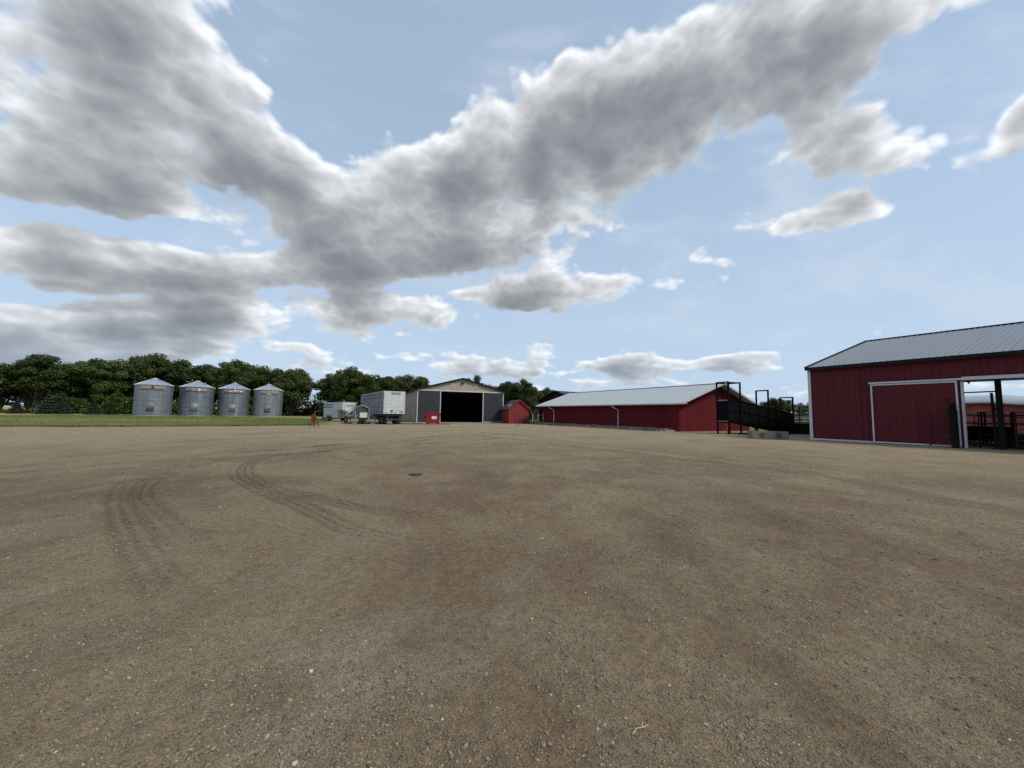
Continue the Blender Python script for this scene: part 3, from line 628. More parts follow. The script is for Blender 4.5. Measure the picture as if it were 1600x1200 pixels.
# ------------------------------------------------------------------ machine shed with open sliding doors
SHED_D = (0.92, 0.3919); SW, SL, SE, SA = 14.5, 24.0, 5.15, 7.12
shed = thing('machine_shed', 'tan steel machine shed with open charcoal sliding doors behind the red dumpster', 'shed', (-14.72, 59.56, 0), SHED_D)
top = lambda x: SE + (SA - SE) * (1 - abs(x - SW / 2) / (SW / 2))
mb = MB(); ribbed_wall(mb, 0, 3.75, 0, top); ribbed_wall(mb, 3.75, 10.75, 5.02, top, breaks=(SW / 2,)); ribbed_wall(mb, 10.75, SW, 0, top)
mb.build('front_wall', M['tan'], shed)
mb = MB(); ribbed_wall(mb, 0, SL, 0, SE); mb.build('side_wall', M['tan'], shed, (0, SL, 0), (0, 0, R(-90)))
mb = MB(); ribbed_wall(mb, 0, SL, 0, SE); mb.build('side_wall', M['tan'], shed, (SW, 0, 0), (0, 0, R(90)))
mb = MB(); ribbed_wall(mb, 0, SW, 0, top, breaks=(SW / 2,)); o = mb.build('back_wall', M['tan'], shed, (SW, SL, 0), (0, 0, R(180)))
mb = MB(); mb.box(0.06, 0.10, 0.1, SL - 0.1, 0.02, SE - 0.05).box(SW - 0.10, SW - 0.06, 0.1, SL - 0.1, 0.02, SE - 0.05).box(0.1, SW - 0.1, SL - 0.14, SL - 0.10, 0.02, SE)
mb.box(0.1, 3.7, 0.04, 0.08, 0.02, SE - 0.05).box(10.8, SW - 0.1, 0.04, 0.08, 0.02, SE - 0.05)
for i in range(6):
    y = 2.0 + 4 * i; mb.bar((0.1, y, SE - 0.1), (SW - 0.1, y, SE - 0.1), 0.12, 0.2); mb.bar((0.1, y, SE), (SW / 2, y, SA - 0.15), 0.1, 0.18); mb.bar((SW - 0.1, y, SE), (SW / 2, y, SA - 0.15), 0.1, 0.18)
mb.build('shade_lining', M['inner'], shed)  # added sheets, their dark colour deepens the shade behind the open doors
mb = MB(); mb.box(0.1, SW - 0.1, 0.1, SL - 0.15, 0.035, 0.055); mb.build('floor', M['inner'], shed)  # floor gets the same painted-in interior shade
pit = math.atan2(SA - SE, SW / 2); sl = (SW / 2 + 0.35) / math.cos(pit)
rf = sheet_mesh('roof_slope', SL + 0.7, sl, M['shed_roof'])
roof = MB().box(-0.1, SL + 0.45, -0.16, 0.16, 0, 0.05).build('ridge_cap', M['shed_roof'], shed, (SW / 2, -0.2, SA + 0.04), (0, 0, R(90)))
zov = SE - 0.35 * math.tan(pit) + 0.05
part('roof', rf, shed, (-0.35, SL + 0.35, zov), (pit, 0, R(-90)))
part('roof', rf, shed, (SW + 0.35, -0.35, zov), (pit, 0, R(90)))
for xa in (-0.35, SW + 0.35): MB().bar((xa, -0.36, zov - 0.03), (SW / 2, -0.36, SA + 0.02), 0.06, 0.24).build('barge_board', M['black_trim'], shed)
mb = MB(); mb.box(-0.42, -0.34, -0.36, SL, zov - 0.16, zov + 0.0); mb.build('gutter', M['black_trim'], shed)
mb = MB(); mb.box(-0.12, SW + 0.12, -0.20, -0.06, 4.96, 5.14); mb.build('door_track', M['white'], shed)
for x0 in (0.05, 10.75):
    dr = MB(); ribbed_wall(dr, x0, x0 + 3.65, 0.12, 4.93, y=-0.12, pitch=0.45, d=0.014); dr.box(x0, x0 + 3.65, -0.115, -0.075, 0.1, 4.94)
    d_ = dr.build('sliding_door', M['charcoal'], shed)
    for xa in (x0 - 0.03, x0 + 3.55): MB().box(xa, xa + 0.13, -0.17, -0.13, 0.08, 4.94).build('door_trim', M['white'], d_)
    if x0 > 1: MB().box(x0 + 0.1, x0 + 3.55, -0.165, -0.13, 0.08, 0.18).build('door_trim', M['white'], d_)
    MB().box(x0 + (0.18 if x0 > 1 else 3.35), x0 + (0.30 if x0 > 1 else 3.47), -0.20, -0.13, 1.15, 1.5).build('door_handle', M['galv_door'], d_)
for x0 in (5.3, 9.3):
    w_ = MB().box(x0, x0 + 0.5, -0.07, -0.02, 5.55, 6.25).build('gable_vent', M['tan'], shed)
    MB().box(x0 - 0.05, x0 + 0.02, -0.09, -0.07, 5.5, 6.3).box(x0 + 0.48, x0 + 0.55, -0.09, -0.07, 5.5, 6.3).box(x0 + 0.02, x0 + 0.48, -0.09, -0.07, 6.23, 6.3).build('vent_frame', M['white'], w_)
MB().box(7.05, 7.45, -0.3, -0.03, 6.35, 6.6).tube([(7.25, -0.15, 6.35), (7.25, -0.35, 6.2)], 0.09, 8).build('yard_light', M['letter'], shed)
MB().tube([(-0.03, 0.5, 4.75), (-0.16, 0.45, 4.75)], 0.11, 10).build('wall_lamp', M['white'], shed)
wd = MB().box(-0.09, -0.03, 1.9, 2.95, 0.1, 2.3).build('walk_door', M['trailer_white'], shed)
MB().box(-0.10, -0.02, 1.80, 1.89, 0.1, 2.4).box(-0.10, -0.02, 2.96, 3.05, 0.1, 2.4).box(-0.10, -0.02, 1.89, 2.96, 2.31, 2.4).build('door_frame', M['tan'], wd)
MB().box(-0.2, 3.7, -0.9, -0.25, 0.0, 0.045).box(3.8, 10.7, -1.2, -0.25, 0.0, 0.045).build('concrete_apron', M['concrete'], shed)

# ------------------------------------------------------------------ small red hut
hut = thing('hut', 'small faded red board hut with dark shingle roof right of the machine shed', 'hut', (-0.42, 60.3, 0), (0.95, 0.31))
HW, HL, HE, HA = 3.35, 4.2, 2.45, 3.75
htop = lambda x: HE + (HA - HE) * (1 - abs(x - HW / 2) / (HW / 2))
mb = MB(); mb.prism([(0, 0), (HW, 0), (HW, HE), (HW / 2, HA), (0, HE)], 'y', 0.03, HL); mb.build('wall', M['red_hut'], hut)
z = 0.04; lap = MB()
while z < HA - 0.12:
    xa = 0.0 if z < HE - 0.2 else (z + 0.16 - HE) / (HA - HE) * HW / 2; xb = HW - xa
    if xb - xa > 0.1: lap.add([(xa, 0.0, z), (xb, 0.0, z), (xb, 0.025, z + 0.16), (xa, 0.025, z + 0.16), (xa, 0.03, z), (xb, 0.03, z)], [(0, 1, 2, 3), (0, 4, 5, 1)])
    z += 0.165
lap.build('siding', M['red_hut'], hut)
hp = math.atan2(HA - HE, HW / 2); hl = (HW / 2 + 0.25) / math.cos(hp)
for s in (0, 1):
    rm = MB()
    for i in range(9):
        y0 = hl * i / 9; rm.add([(-0.25, y0, 0.05), (HL + 0.25, y0, 0.05), (HL + 0.25, y0 + hl / 9 + 0.02, 0.03), (-0.25, y0 + hl / 9 + 0.02, 0.03), (-0.25, y0, 0.02), (HL + 0.25, y0, 0.02)], [(0, 1, 2, 3), (0, 4, 5, 1)])
    rm.box(-0.25, HL + 0.25, 0, hl, -0.03, 0.02)
    zz = HE - 0.25 * math.tan(hp)
    rf_ = rm.build('roof', M['shingle'], hut, (-0.25, HL, zz) if s == 0 else (HW + 0.25, 0, zz), (hp, 0, R(-90) if s == 0 else R(90)))
    if s == 0: MB().box(2.6, 3.5, 0.7, 1.35, 0.055, 0.075).build('roof_patch', M['galv_light'], rf_)
for xa in (-0.25, HW + 0.25): MB().bar((xa, -0.24, HE - 0.2), (HW / 2, -0.24, HA), 0.04, 0.16).build('barge_board', M['red_hut'], hut)
MB().box(0.9, 1.75, -0.02, 0.0, 0.08, 1.95).build('hatch', M['red_hut'], hut)

# ------------------------------------------------------------------ long red barn
LB_D = (0.4936, -0.8697); LL, LW, LE, LA = 24.07, 12.4, 2.95, 5.0
lb = thing('long_barn', 'long low red barn with pale metal roof and two white downspouts', 'barn', (4.93, 59.51, 0), LB_D)
mb = MB(); ribbed_wall(mb, 0, LL, -0.02, LE, pitch=0.61, d=0.012); mb.build('side_wall', M['red_old'], lb)
mb = MB(); ribbed_wall(mb, 0, LL, -0.02, LE, pitch=0.61, d=0.012); mb.build('side_wall', M['red_old'], lb, (LL, LW, 0), (0, 0, R(180)))
ltop = lambda x: LE + (LA - LE) * (1 - abs(x - LW / 2) / (LW / 2)) + 0.02
for e in (0, 1):
    mb = MB(); ribbed_wall(mb, 0, LW, -0.02, ltop, pitch=0.61, d=0.012, breaks=(LW / 2,))
    mb.build('end_wall', M['red_old'], lb, (LL, 0, 0) if e else (0, LW, 0), (0, 0, R(90) if e else R(-90)))
lp = math.atan2(LA - LE, LW / 2); OV = 0.75; lsl = (LW / 2 + OV) / math.cos(lp); lz = LE - OV * math.tan(lp) + 0.12
lr = sheet_mesh('roof_slope', LL + 1.9, lsl, M['white_roof'], pitch=0.45, d=0.018)
part('roof', lr, lb, (-0.95, -OV, lz), (lp, 0, 0)); part('roof', lr, lb, (LL + 0.95, LW + OV, lz), (lp, 0, R(180)))
MB().box(-0.95, LL + 0.95, LW / 2 - 0.14, LW / 2 + 0.14, LA + 0.10, LA + 0.17).build('ridge_cap', M['grey_roof'], lb)
for ya, yb in ((-OV + 0.02, 0.0), (LW, LW + OV - 0.02)): MB().box(-0.95, LL + 0.95, ya, yb, lz - 0.06, lz - 0.025).build('soffit', M['white'], lb)
for x in (-0.96, LL + 0.94):
    for ya in (-OV, LW + OV): MB().bar((x + 0.01, ya, lz - 0.03), (x + 0.01, LW / 2, LA + 0.10), 0.03, 0.19).build('barge_board', M['white'], lb)
mb = MB(); mb.prism([(-OV - 0.13, lz + 0.0), (-OV - 0.10, lz - 0.13), (-OV, lz - 0.13), (-OV, lz + 0.0), (-OV - 0.02, lz + 0.0), (-OV - 0.02, lz - 0.10), (-OV - 0.09, lz - 0.10), (-OV - 0.115, lz)], 'x', -0.9, LL + 0.9)
mb.build('gutter', M['white'], lb)
for x in (LL - 8.25, LL - 21.2):
    d_ = MB().tube([(x - 0.35, -OV - 0.06, lz - 0.12), (x - 0.35, -OV - 0.06, lz - 0.26), (x, -0.10, lz - 0.62), (x, -0.09, 0.42), (x + 0.05, -0.45, 0.24)], 0.06, 8).build('downspout', M['white'], lb)
    for z in (1.3, 0.7): MB().box(x - 0.09, x + 0.09, -0.17, -0.02, z, z + 0.06).build('strap', M['white'], d_)

# ------------------------------------------------------------------ dark building behind the long barn
db = thing('back_barn', 'dark red barn with dark roof rising behind the pale-roofed long barn', 'barn', (7.4, 70.2, 0), (-0.6, 0.8))
BW, BL, BE, BA = 9.6, 16.0, 4.05, 5.75
btop = lambda x: BE + (BA - BE) * (1 - abs(x - BW / 2) / (BW / 2))
db.location = (10.9, 65.0, 0)
for y in (0.0, -BL):
    mb = MB(); ribbed_wall(mb, 0, BW, 0, btop, y=0.0, pitch=0.4, d=-0.02, breaks=(BW / 2,)); mb.build('end_wall', M['red_dark'], db, (0, y, 0))
for s in (0, 1):
    MB().box(-0.02 if s == 0 else BW - 0.02, 0.02 if s == 0 else BW + 0.02, -BL, 0.0, 0, BE).build('side_wall', M['red_dark'], db)
bp_ = math.atan2(BA - BE, BW / 2); bsl = (BW / 2 + 0.4) / math.cos(bp_); bz = BE - 0.4 * math.tan(bp_) + 0.06
br_ = sheet_mesh('roof_slope', BL + 0.8, bsl, M['shingle'], pitch=0.4, d=0.02)
part('roof', br_, db, (-0.4, 0.4, bz), (bp_, 0, R(-90))); part('roof', br_, db, (BW + 0.4, -BL - 0.4, bz), (bp_, 0, R(90)))
for xa in (-0.4, BW + 0.4): MB().bar((xa, 0.41, bz - 0.04), (BW / 2, 0.41, BA + 0.04), 0.05, 0.18).build('barge_board', M['black_trim'], db)

# ------------------------------------------------------------------ near red barn on the right
RB_D = (0.5, -0.8660); RL, RW, RE, RA = 21.6, 22.2, 5.15, 8.25
rb = thing('red_barn', 'large red ribbed steel barn with open side and white sliding door trim', 'barn', (21.42, 27.59, 0), RB_D)
PW = 0.9; OPEN0 = 7.2
def panel_mesh(name, h):
    mb = MB(); pr = [(0, 0.0)]
    for i in range(3):
        c = 0.15 + 0.3 * i; pr += [(c - 0.045, 0), (c - 0.02, 0.032), (c + 0.02, 0.032), (c + 0.045, 0)]
        if i < 2: pr += [(c + 0.10, 0), (c + 0.115, 0.008), (c + 0.13, 0), (c + 0.17, 0), (c + 0.185, 0.008), (c + 0.20, 0)]
    pr.append((PW - 0.003, 0)); n = len(pr)
    mb.add([(x, -o, 0) for x, o in pr] + [(x, -o, h) for x, o in pr], [(i, i + 1, i + 1 + n, i + n) for i in range(n - 1)])
    return mb.mesh(name, M['red'])
fw = MB().box(0.02, OPEN0, 0.02, 0.08, 0.05, RE).box(OPEN0, RL - 0.02, 0.02, 0.08, 3.72, RE).build('front_wall', M['inner'], rb)
pm = panel_mesh('wall_panel', RE - 0.06); ph = panel_mesh('wall_panel', RE - 3.78)
for i in range(24):
    x = i * PW
    if x < OPEN0 - 0.01: part('wall_panel', pm, fw, (x, 0.012 - 0.004 * (i % 2), 0.06))
    else: part('wall_panel', ph, fw, (x, 0.012 - 0.004 * (i % 2), 3.78))
rtop = lambda x: RE + (RA - RE) * (1 - abs(x - RW / 2) / (RW / 2))
for e in (0, 1):
    mb = MB(); ribbed_wall(mb, 0, RW, 0.03, rtop, breaks=(RW / 2,)); mb.build('end_wall', M['red'], rb, (RL, 0, 0) if e else (0, RW, 0), (0, 0, R(90) if e else R(-90)))
roofp = MB()
for i in range(7):
    x = 0.15 + i * (RL - 0.3) / 6
    for s in (0, 1): roofp.bar((x, 0.2 if s == 0 else RW - 0.2, RE - 0.12), (x, RW / 2, RA - 0.15), 0.09, 0.22)
roofp.build('rafter', M['pole'], rb)
rp = math.atan2(RA - RE, RW / 2); rsl = (RW / 2 + 0.3) / math.cos(rp); rz = RE - 0.3 * math.tan(rp) + 0.06
rm_ = bpy.data.objects.new('roof', MB().box(-0.15, RL + 0.15, RW / 2 - 0.2, RW / 2 + 0.2, RA + 0.055, RA + 0.12).mesh('ridge_cap', M['black_trim'])); COL.objects.link(rm_); rm_.parent = rb
sp = sheet_mesh('roof_panel', PW - 0.003, rsl, M['grey_roof'], pitch=0.30, d=0.034)
for i in range(24): part('roof_panel', sp, rm_, (i * PW, -0.3, rz + 0.003 * (i % 2)), (rp, 0, 0))
part('back_slope', sheet_mesh('back_slope', RL, rsl, M['grey_roof']), rm_, (RL, RW + 0.3, rz), (rp, 0, R(180)))
MB().box(-0.1, RL + 0.1, -0.345, -0.29, rz - 0.20, rz + 0.012).build('fascia', M['black_trim'], rb)
for ya in (-0.3, RW + 0.3): MB().bar((-0.09, ya, rz - 0.02), (-0.09, RW / 2, RA + 0.06), 0.06, 0.20).build('barge_board', M['black_trim'], rb)
MB().box(-0.02, RL, -0.29, 0.0, rz - 0.14, rz - 0.12).build('soffit', M['black_trim'], rb)
MB().box(-0.05, 0.13, -0.055, -0.034, 0.0, RE - 0.1).box(-0.055, -0.034, -0.05, 0.20, 0.0, RE - 0.1).build('corner_trim', M['white'], rb)
MB().box(0.13, 3.42, -0.06, -0.036, 0.02, 0.12).build('base_trim', M['white'], rb)
MB().box(3.35, 7.32, -0.26, -0.10, 3.76, 3.86).build('door_track', M['white'], rb)
MB().box(7.32, RL, -0.30, -0.08, 3.74, 3.92).build('door_track', M['white'], rb)
dr = MB().box(3.47, 7.08, -0.165, -0.10, 0.10, 3.70).build('sliding_door', M['red'], rb)
dm = panel_mesh('door_panel', 3.58)
for i in range(4): part('door_panel', dm, dr, (3.48 + i * PW, -0.168, 0.12))
for q in ((3.43, 3.51, -0.225, -0.203, 0.06, 3.73), (7.05, 7.12, -0.225, -0.08, 0.06, 3.73), (3.51, 7.05, -0.225, -0.203, 0.05, 0.13), (3.51, 7.05, -0.225, -0.203, 3.64, 3.73)): MB().box(*q).build('door_trim', M['white'], dr)
MB().box(7.22, 7.31, -0.07, 0.12, 0.0, 3.70).build('jamb', M['white'], rb)
for x in (8.30, 12.6, 16.3, 20.0): MB().box(x, x + 0.20, 0.7, 0.98, 0.0, RE - 0.15).build('post', M['pole'], rb)
for x in (0.0, 1.9, 7.4, 10.8, 14.4, 18.0, RL - 0.25): MB().box(x, x + 0.22, RW - 0.24, RW - 0.02, 0.0, RE - 0.02).build('post', M['pole'], rb)
MB().box(7.2, RL - 0.1, RW - 0.18, RW - 0.06, RE - 0.16, RE).build('back_beam', M['pole'], rb)
MB().bar((6.6, 0.75, 3.08), (8.29, 0.75, 3.12), 0.07).build('cross_rail', M['pole'], rb)
MB().bar((8.16, 0.8, 3.05), (8.20, 0.8, 0.0), 0.10).build('cross_rail', M['pole'], rb)

# ------------------------------------------------------------------ cattle shelter seen through the barn
cs = thing('cattle_shelter', 'faded red board shelter with sagging pale roof seen through the open barn', 'shelter', (42.3, 53.4, 0), RB_D)
CL = 30.0; CH = 3.62
sag = lambda x: 0.16 * math.sin(x * 0.62 + 0.6) + 0.10 * math.sin(x * 1.31)
nseg = 68; xs = [CL * i / nseg for i in range(nseg + 1)]
wmb = MB(); bw = 0.24; i = 0
while i * bw < CL:
    x = i * bw; wmb.box(x, x + bw - 0.006, -0.012 * (i % 2), 0.03, 0.0, CH + sag(x) - 0.02); i += 1
wl = wmb.build('board_wall', M['red_far'], cs); MB().box(0, CL, 0.04, 0.08, 0.0, CH - 0.3).build('backing', M['red_dark'], cs)
vs = []
for x in xs: vs += [(x, -0.7, CH - 0.10 + sag(x)), (x, 3.0, CH + 0.75 + sag(x)), (x, -0.7, CH - 0.26 + sag(x)), (x, 3.0, CH + 0.60 + sag(x))]
fs = []
for k in range(nseg):
    a = 4 * k; b = a + 4; fs += [(a, b, b + 1, a + 1), (a, a + 2, b + 2, b), (a + 2, a + 3, b + 3, b + 2)]
MB().add(vs, fs, True).build('roof', M['white_roof'], cs)
for k in range(16):
    x = 0.8 + k * 2.1; MB().bar((x, -0.55, CH - 0.35 + sag(x)), (x + 0.25, -0.03, CH - 1.0 + sag(x)), 0.09).build('brace', M['red_dark'], cs)
for z in (1.25, 2.1): MB().box(0, CL, -0.10, -0.02, z, z + 0.12).build('wall_rail', M['red_dark'], cs)

# ================================================================== gates and pens
def gate(name, label, loc, dirv, length, height, rails, mt, cat='gate', tilt=0.0, z0=0.18, uprights=3, group=None, rad=0.028):
    g = thing(name, label, cat, loc, dirv, group); g.rotation_euler.x = tilt
    for i in range(rails):
        z = z0 + (height - z0) * i / (rails - 1); MB().tube([(0, 0, z), (length, 0, z)], rad, 6).build('rail', mt, g)
    for i in range(uprights):
        x = length * i / (uprights - 1); MB().tube([(x, 0.0 if i in (0, uprights - 1) else -0.04, (0.0 if i in (0, uprights - 1) else z0)), (x, 0.0 if i in (0, uprights - 1) else -0.04, height + 0.03)], rad * 1.15, 6).build('upright', mt, g)
    return g
def rbp(x, y, z=0.0):
    """a point in the near barn's own frame"""
    return (21.42 + 0.5 * x + 0.866 * y, 27.59 - 0.866 * x + 0.5 * y, z)
gate('pipe_gate', 'dark pipe gate swung flat against the closed barn door', rbp(5.98, -0.40), RB_D, 1.1, 2.05, 6, M['pipe_red'], uprights=2)
gp = thing('gate_post', 'thick dark hinge post with bracket at the barn door edge', 'post', rbp(6.95, -0.55), RB_D)
MB().tube([(0, 0, 0), (0, 0, 2.45)], 0.13, 10).build('post', M['pole'], gp); MB().bar((-0.14, -0.05, 2.42), (-0.14, -0.05, 2.72), 0.05).bar((-0.2, -0.05, 2.72), (0.05, -0.05, 2.72), 0.05).build('bracket', M['pipe'], gp)
gate('pipe_gate', 'dark pipe gate across the barn opening next to the door jamb', rbp(7.55, 1.3), RB_D, 0.72, 2.0, 7, M['pipe'], uprights=2)
gate('pipe_gate', 'oxide red pipe gate across the barn opening right of the inner post', rbp(8.75, 1.6), RB_D, 3.0, 2.0, 7, M['pipe_red'], uprights=3)
gate('pipe_gate', 'low pipe gate inside the barn running back from the inner post', rbp(9.1, 2.0), (0.866, 0.5), 4.5, 1.8, 6, M['pipe'], uprights=4)
gate('pipe_gate', 'far pipe gate along the open back of the barn', rbp(4.0, 21.0), RB_D, 6.0, 1.9, 6, M['pipe'], uprights=4)
gate('pipe_gate', 'far oxide gate along the barn back behind the inner post', rbp(10.5, 21.0), RB_D, 6.0, 1.9, 6, M['pipe_red'], uprights=4)
hb = thing('squeeze_chute', 'black sheeted squeeze chute standing inside the open barn', 'cattle chute', rbp(5.2, 9.0), RB_D)
for y in (0.0, 0.8): MB().box(0, 2.5, y, y + 0.06, 0.15, 1.15).build('side_sheet', M['black'], hb)
for x in (0.0, 1.2, 2.5):
    MB().bar((x, -0.04, 0), (x, -0.04, 2.1), 0.09).bar((x, 0.9, 0), (x, 0.9, 2.1), 0.09).bar((x, -0.04, 2.1), (x, 0.9, 2.1), 0.09).build('hoop', M['black'], hb)
sb = thing('water_trough', 'black rubber trough on the ground inside the barn', 'trough', rbp(8.6, 4.0), RB_D)
MB().lathe([(0.7, 0.02), (0.85, 0.72), (0.92, 0.75), (0.90, 0.78), (0.80, 0.72), (0.66, 0.10), (0.0, 0.10)], 20).build('tub', M['rubber'], sb); MB().lathe([(0.86, 0.60), (0.89, 0.62), (0.87, 0.64)], 20).build('rim_band', M['rubber'], sb)

# ------------------------------------------------------------------ loading chute
CH_B = Vector((19.03, 33.79, 0)); CH_E = (0.935, 0.354)
ch = thing('loading_chute', 'black steel cattle loading chute with tall hoop frames between the barns', 'loading chute', CH_B, CH_E)
CW = 1.10; LEN = 8.4
def deck(x): return 1.22 if x < 1.46 else 1.22 - (x - 1.46) / (LEN - 1.46) * 1.16
def hoop(x, h):
    f = MB()
    f.bar((x, -0.03, 0), (x, -0.03, h), 0.11).bar((x, CW + 0.03, 0), (x, CW + 0.03, h), 0.11)
    f.bar((x, -0.085, h), (x, CW + 0.085, h), 0.11); f.build('hoop_frame', M['black'], ch)
hoop(0.0, 4.62); hoop(1.46, 4.60); hoop(5.03, 4.05); hoop(8.38, 3.50)
for y in (-0.03, CW + 0.03): MB().bar((0.055, y, 4.58), (1.40, y, 4.58), 0.1).build('top_rail', M['black'], ch)
for y in (0.0, CW - 0.04):
    mb = MB(); mb.prism([(0.06, 1.0), (1.46, 1.0), (LEN, 0.0), (LEN, 1.93), (1.46, 3.02), (0.06, 3.05)], 'y', y, y + 0.03); sdp = mb.build('side_sheet', M['black'], ch)
    yy = y - 0.03 if y == 0 else y + 0.06
    if y == 0:
        r_ = MB()
        for z1, z2 in ((1.22, 0.08), (2.10, 1.02), (2.98, 1.90)): r_.bar((0.06, yy, z1), (1.46, yy, z1), 0.06).bar((1.46, yy, z1), (LEN, yy, z2), 0.06)
        for x in (0.75, 2.6, 3.8, 6.2, 7.3): r_.bar((x, yy + 0.01, deck(x) - 0.1), (x, yy + 0.01, deck(x) + 1.75), 0.05)
        r_.build('stiffener', M['black'], sdp)
MB().add([(0, 0.03, 1.22), (1.46, 0.03, 1.22), (LEN, 0.03, 0.06), (LEN, CW - 0.04, 0.06), (1.46, CW - 0.04, 1.22), (0, CW - 0.04, 1.22)], [(0, 1, 4, 5), (1, 2, 3, 4)]).build('deck', M['wood_dark'], ch)
MB().box(-0.03, 0.06, 0.05, CW - 0.05, 1.10, 1.20).build('dock_bumper', M['wood'], ch)
MB().box(0.0, 0.05, 0.06, CW - 0.06, 1.25, 2.95).build('end_gate', M['black'], ch)
MB().box(-0.02, 0.04, 0.05, CW - 0.05, 2.96, 3.05).build('end_rail', M['greysteel'], ch)
MB().bar((1.0, -0.1, 0.02), (8.0, -0.1, 0.02), 0.12).bar((1.46, 1.1, 0.02), (8.0, 1.1, 0.02), 0.12).bar((3.2, -0.03, 0), (3.2, -0.03, 0.95), 0.09).bar((6.5, -0.03, 0), (6.5, -0.03, 0.4), 0.09).build('skid', M['black'], ch)
mk = thing('marker_post', 'short orange marker post under the raised end of the chute', 'marker', (19.55, 34.95, 0))
MB().tube([(0, 0, 0), (0, 0, 0.82)], 0.075, 8).build('stake', M['orange'], mk); MB().box(-0.09, 0.09, -0.09, 0.09, 0.82, 0.9).build('cap', M['orange'], mk)
tr = thing('feed_bunk', 'weathered grey timber feed bunk on the gravel below the chute', 'feed bunk', (17.08, 27.35, 0), (0.998, -0.053))
for i in range(3): MB().box(0, 2.46, 0 + 0.004 * i, 0.06, 0.03 + 0.18 * i, 0.20 + 0.18 * i).build('plank', M['wood'], tr)
for i in range(3): MB().box(0, 2.46, 0.62, 0.68, 0.03 + 0.18 * i, 0.20 + 0.18 * i).build('plank', M['wood'], tr)
for x in (0.0, 2.40): MB().box(x, x + 0.06, 0.062, 0.618, 0.03, 0.55).build('end_board', M['wood'], tr)
MB().box(0.06, 2.40, 0.06, 0.62, 0.10, 0.14).build('floor_board', M['wood_dark'], tr)
for x in (0.50, 1.62): MB().box(x, x + 0.32, -0.012, -0.002, 0.13, 0.44).build('cleat', M['wood_dark'], tr)
MB().box(2.02, 2.43, -0.014, -0.002, 0.06, 0.52).build('end_cleat', M['wood'], tr)

# corral panels between chute and barn
PEN = 'corral panels between the chute and the barn'
pens = [('corral_panel', 'tall dark corral panel with top bar right behind the chute foot', (26.2, 36.4), (0.93, 0.36), 3.0, 2.55, 7, M['pipe']),
        ('corral_panel', 'dark corral panel joining the chute to the near barn corner', (27.0, 34.3), (0.6, -0.55), 2.6, 1.9, 7, M['pipe']),
        ('corral_panel', 'pale far corral panel visible between chute and near barn', (33.5, 47.0), (0.9, -0.35), 6.5, 1.75, 6, M['greysteel']),
        ('corral_panel', 'far dark corral panel behind the pale one past the chute', (33.0, 52.0), (0.9, -0.35), 8.0, 1.7, 5, M['pipe'])]
for nm, lab, lo, dv, ln_, h_, nr_, mt in pens: gate(nm, lab, (lo[0], lo[1], 0), dv, ln_, h_, nr_, mt, cat='corral panel', uprights=3, group=PEN, rad=0.035)
hs = thing('solid_panel', 'black sheeted crowd panel at the foot of the chute beside the barn', 'corral panel', (25.9, 35.9, 0), (0.86, -0.5))
MB().box(0, 3.0, 0, 0.03, 0.05, 1.05).build('sheet', M['black'], hs)
for x in (0.0, 1.5, 3.0): MB().bar((x, -0.04, 0), (x, -0.04, 1.2), 0.08).build('upright', M['black'], hs)

gate('pipe_gate', 'rusty oxide corral gate leaning on the front of the small hut', (1.15, 60.15, 0), (0.95, 0.31), 1.7, 1.35, 6, M['pipe_red'], uprights=3, tilt=-0.10)
for k, (x, y, hgt, lab) in enumerate([(3.6, 66, 1.7, 'pale wooden fence post nearest the small hut'), (4.6, 67, 1.6, 'pale wooden fence post midway between hut and long barn'), (5.5, 66.5, 1.9, 'pale wooden fence post closest to the long barn end')]):
    f = thing('fence_post', lab, 'fence post', (x, y, 0), group='posts between hut and long barn'); MB().tube([(0, 0, 0), (0.02, 0, hgt)], 0.07, 8, 0.06).build('post', M['post_pale'], f)
    MB().tube([(0, 0, hgt - 0.3), (1.0, 0.6, hgt - 0.32)], 0.012, 4).tube([(0, 0, hgt - 0.8), (1.0, 0.6, hgt - 0.82)], 0.012, 4).build('wire', M['greysteel'], f)

# ================================================================== grain bins
RING_H = 0.785; BR = 2.25
def ring_mesh(mt):
    prof = []; n = 14
    for i in range(n + 1):
        z = RING_H * i / n; prof.append((BR + (0.012 if i % 2 else -0.012), z))
    prof[-1] = (BR + 0.016, RING_H); prof[0] = (BR + 0.006, 0)
    return MB().lathe(prof, 56).mesh('ring', mt)
def bin_roof_mesh():
    mb = MB(); n = 22; rr, rz_, r0, z0_ = BR + 0.14, 0.0, 0.36, 1.0
    vs = []; k = 4
    for j in range(n):
        for q in range(k):
            a = 6.2831853 * (j + (0.0, 0.04, 0.10, 0.14)[q] * 1.0) / n; o = (0, 0.055, 0.055, 0)[q]
            vs += [(rr * math.cos(a), rr * math.sin(a), rz_ + o), (r0 * math.cos(a), r0 * math.sin(a), z0_ + o)]
    N = n * k; fs = [(2 * i, (2 * i + 2) % (2 * N), (2 * i + 3) % (2 * N), 2 * i + 1) for i in range(N)]
    return mb.add(vs, fs).mesh('roof', M['galv_light'])
RINGS, ROOFM = [ring_mesh(M['galv%d' % i]) for i in range(4)], bin_roof_mesh()
def arc_panel(r, a0, a1, z0, z1, n=14, th=0.012):
    mb = MB(); vs = []
    for i in range(n + 1):
        a = R(-90) + R(a0 + (a1 - a0) * i / n)
        vs += [(r * math.cos(a), r * math.sin(a), z0), (r * math.cos(a), r * math.sin(a), z1), ((r + th) * math.cos(a), (r + th) * math.sin(a), z0), ((r + th) * math.cos(a), (r + th) * math.sin(a), z1)]
    fs = []
    for i in range(n):
        a, b = 4 * i, 4 * i + 4; fs += [(a + 2, b + 2, b + 3, a + 3), (a + 1, a + 3, b + 3, b + 1), (a, b, b + 2, a + 2)]
    return mb.add(vs, fs, True)
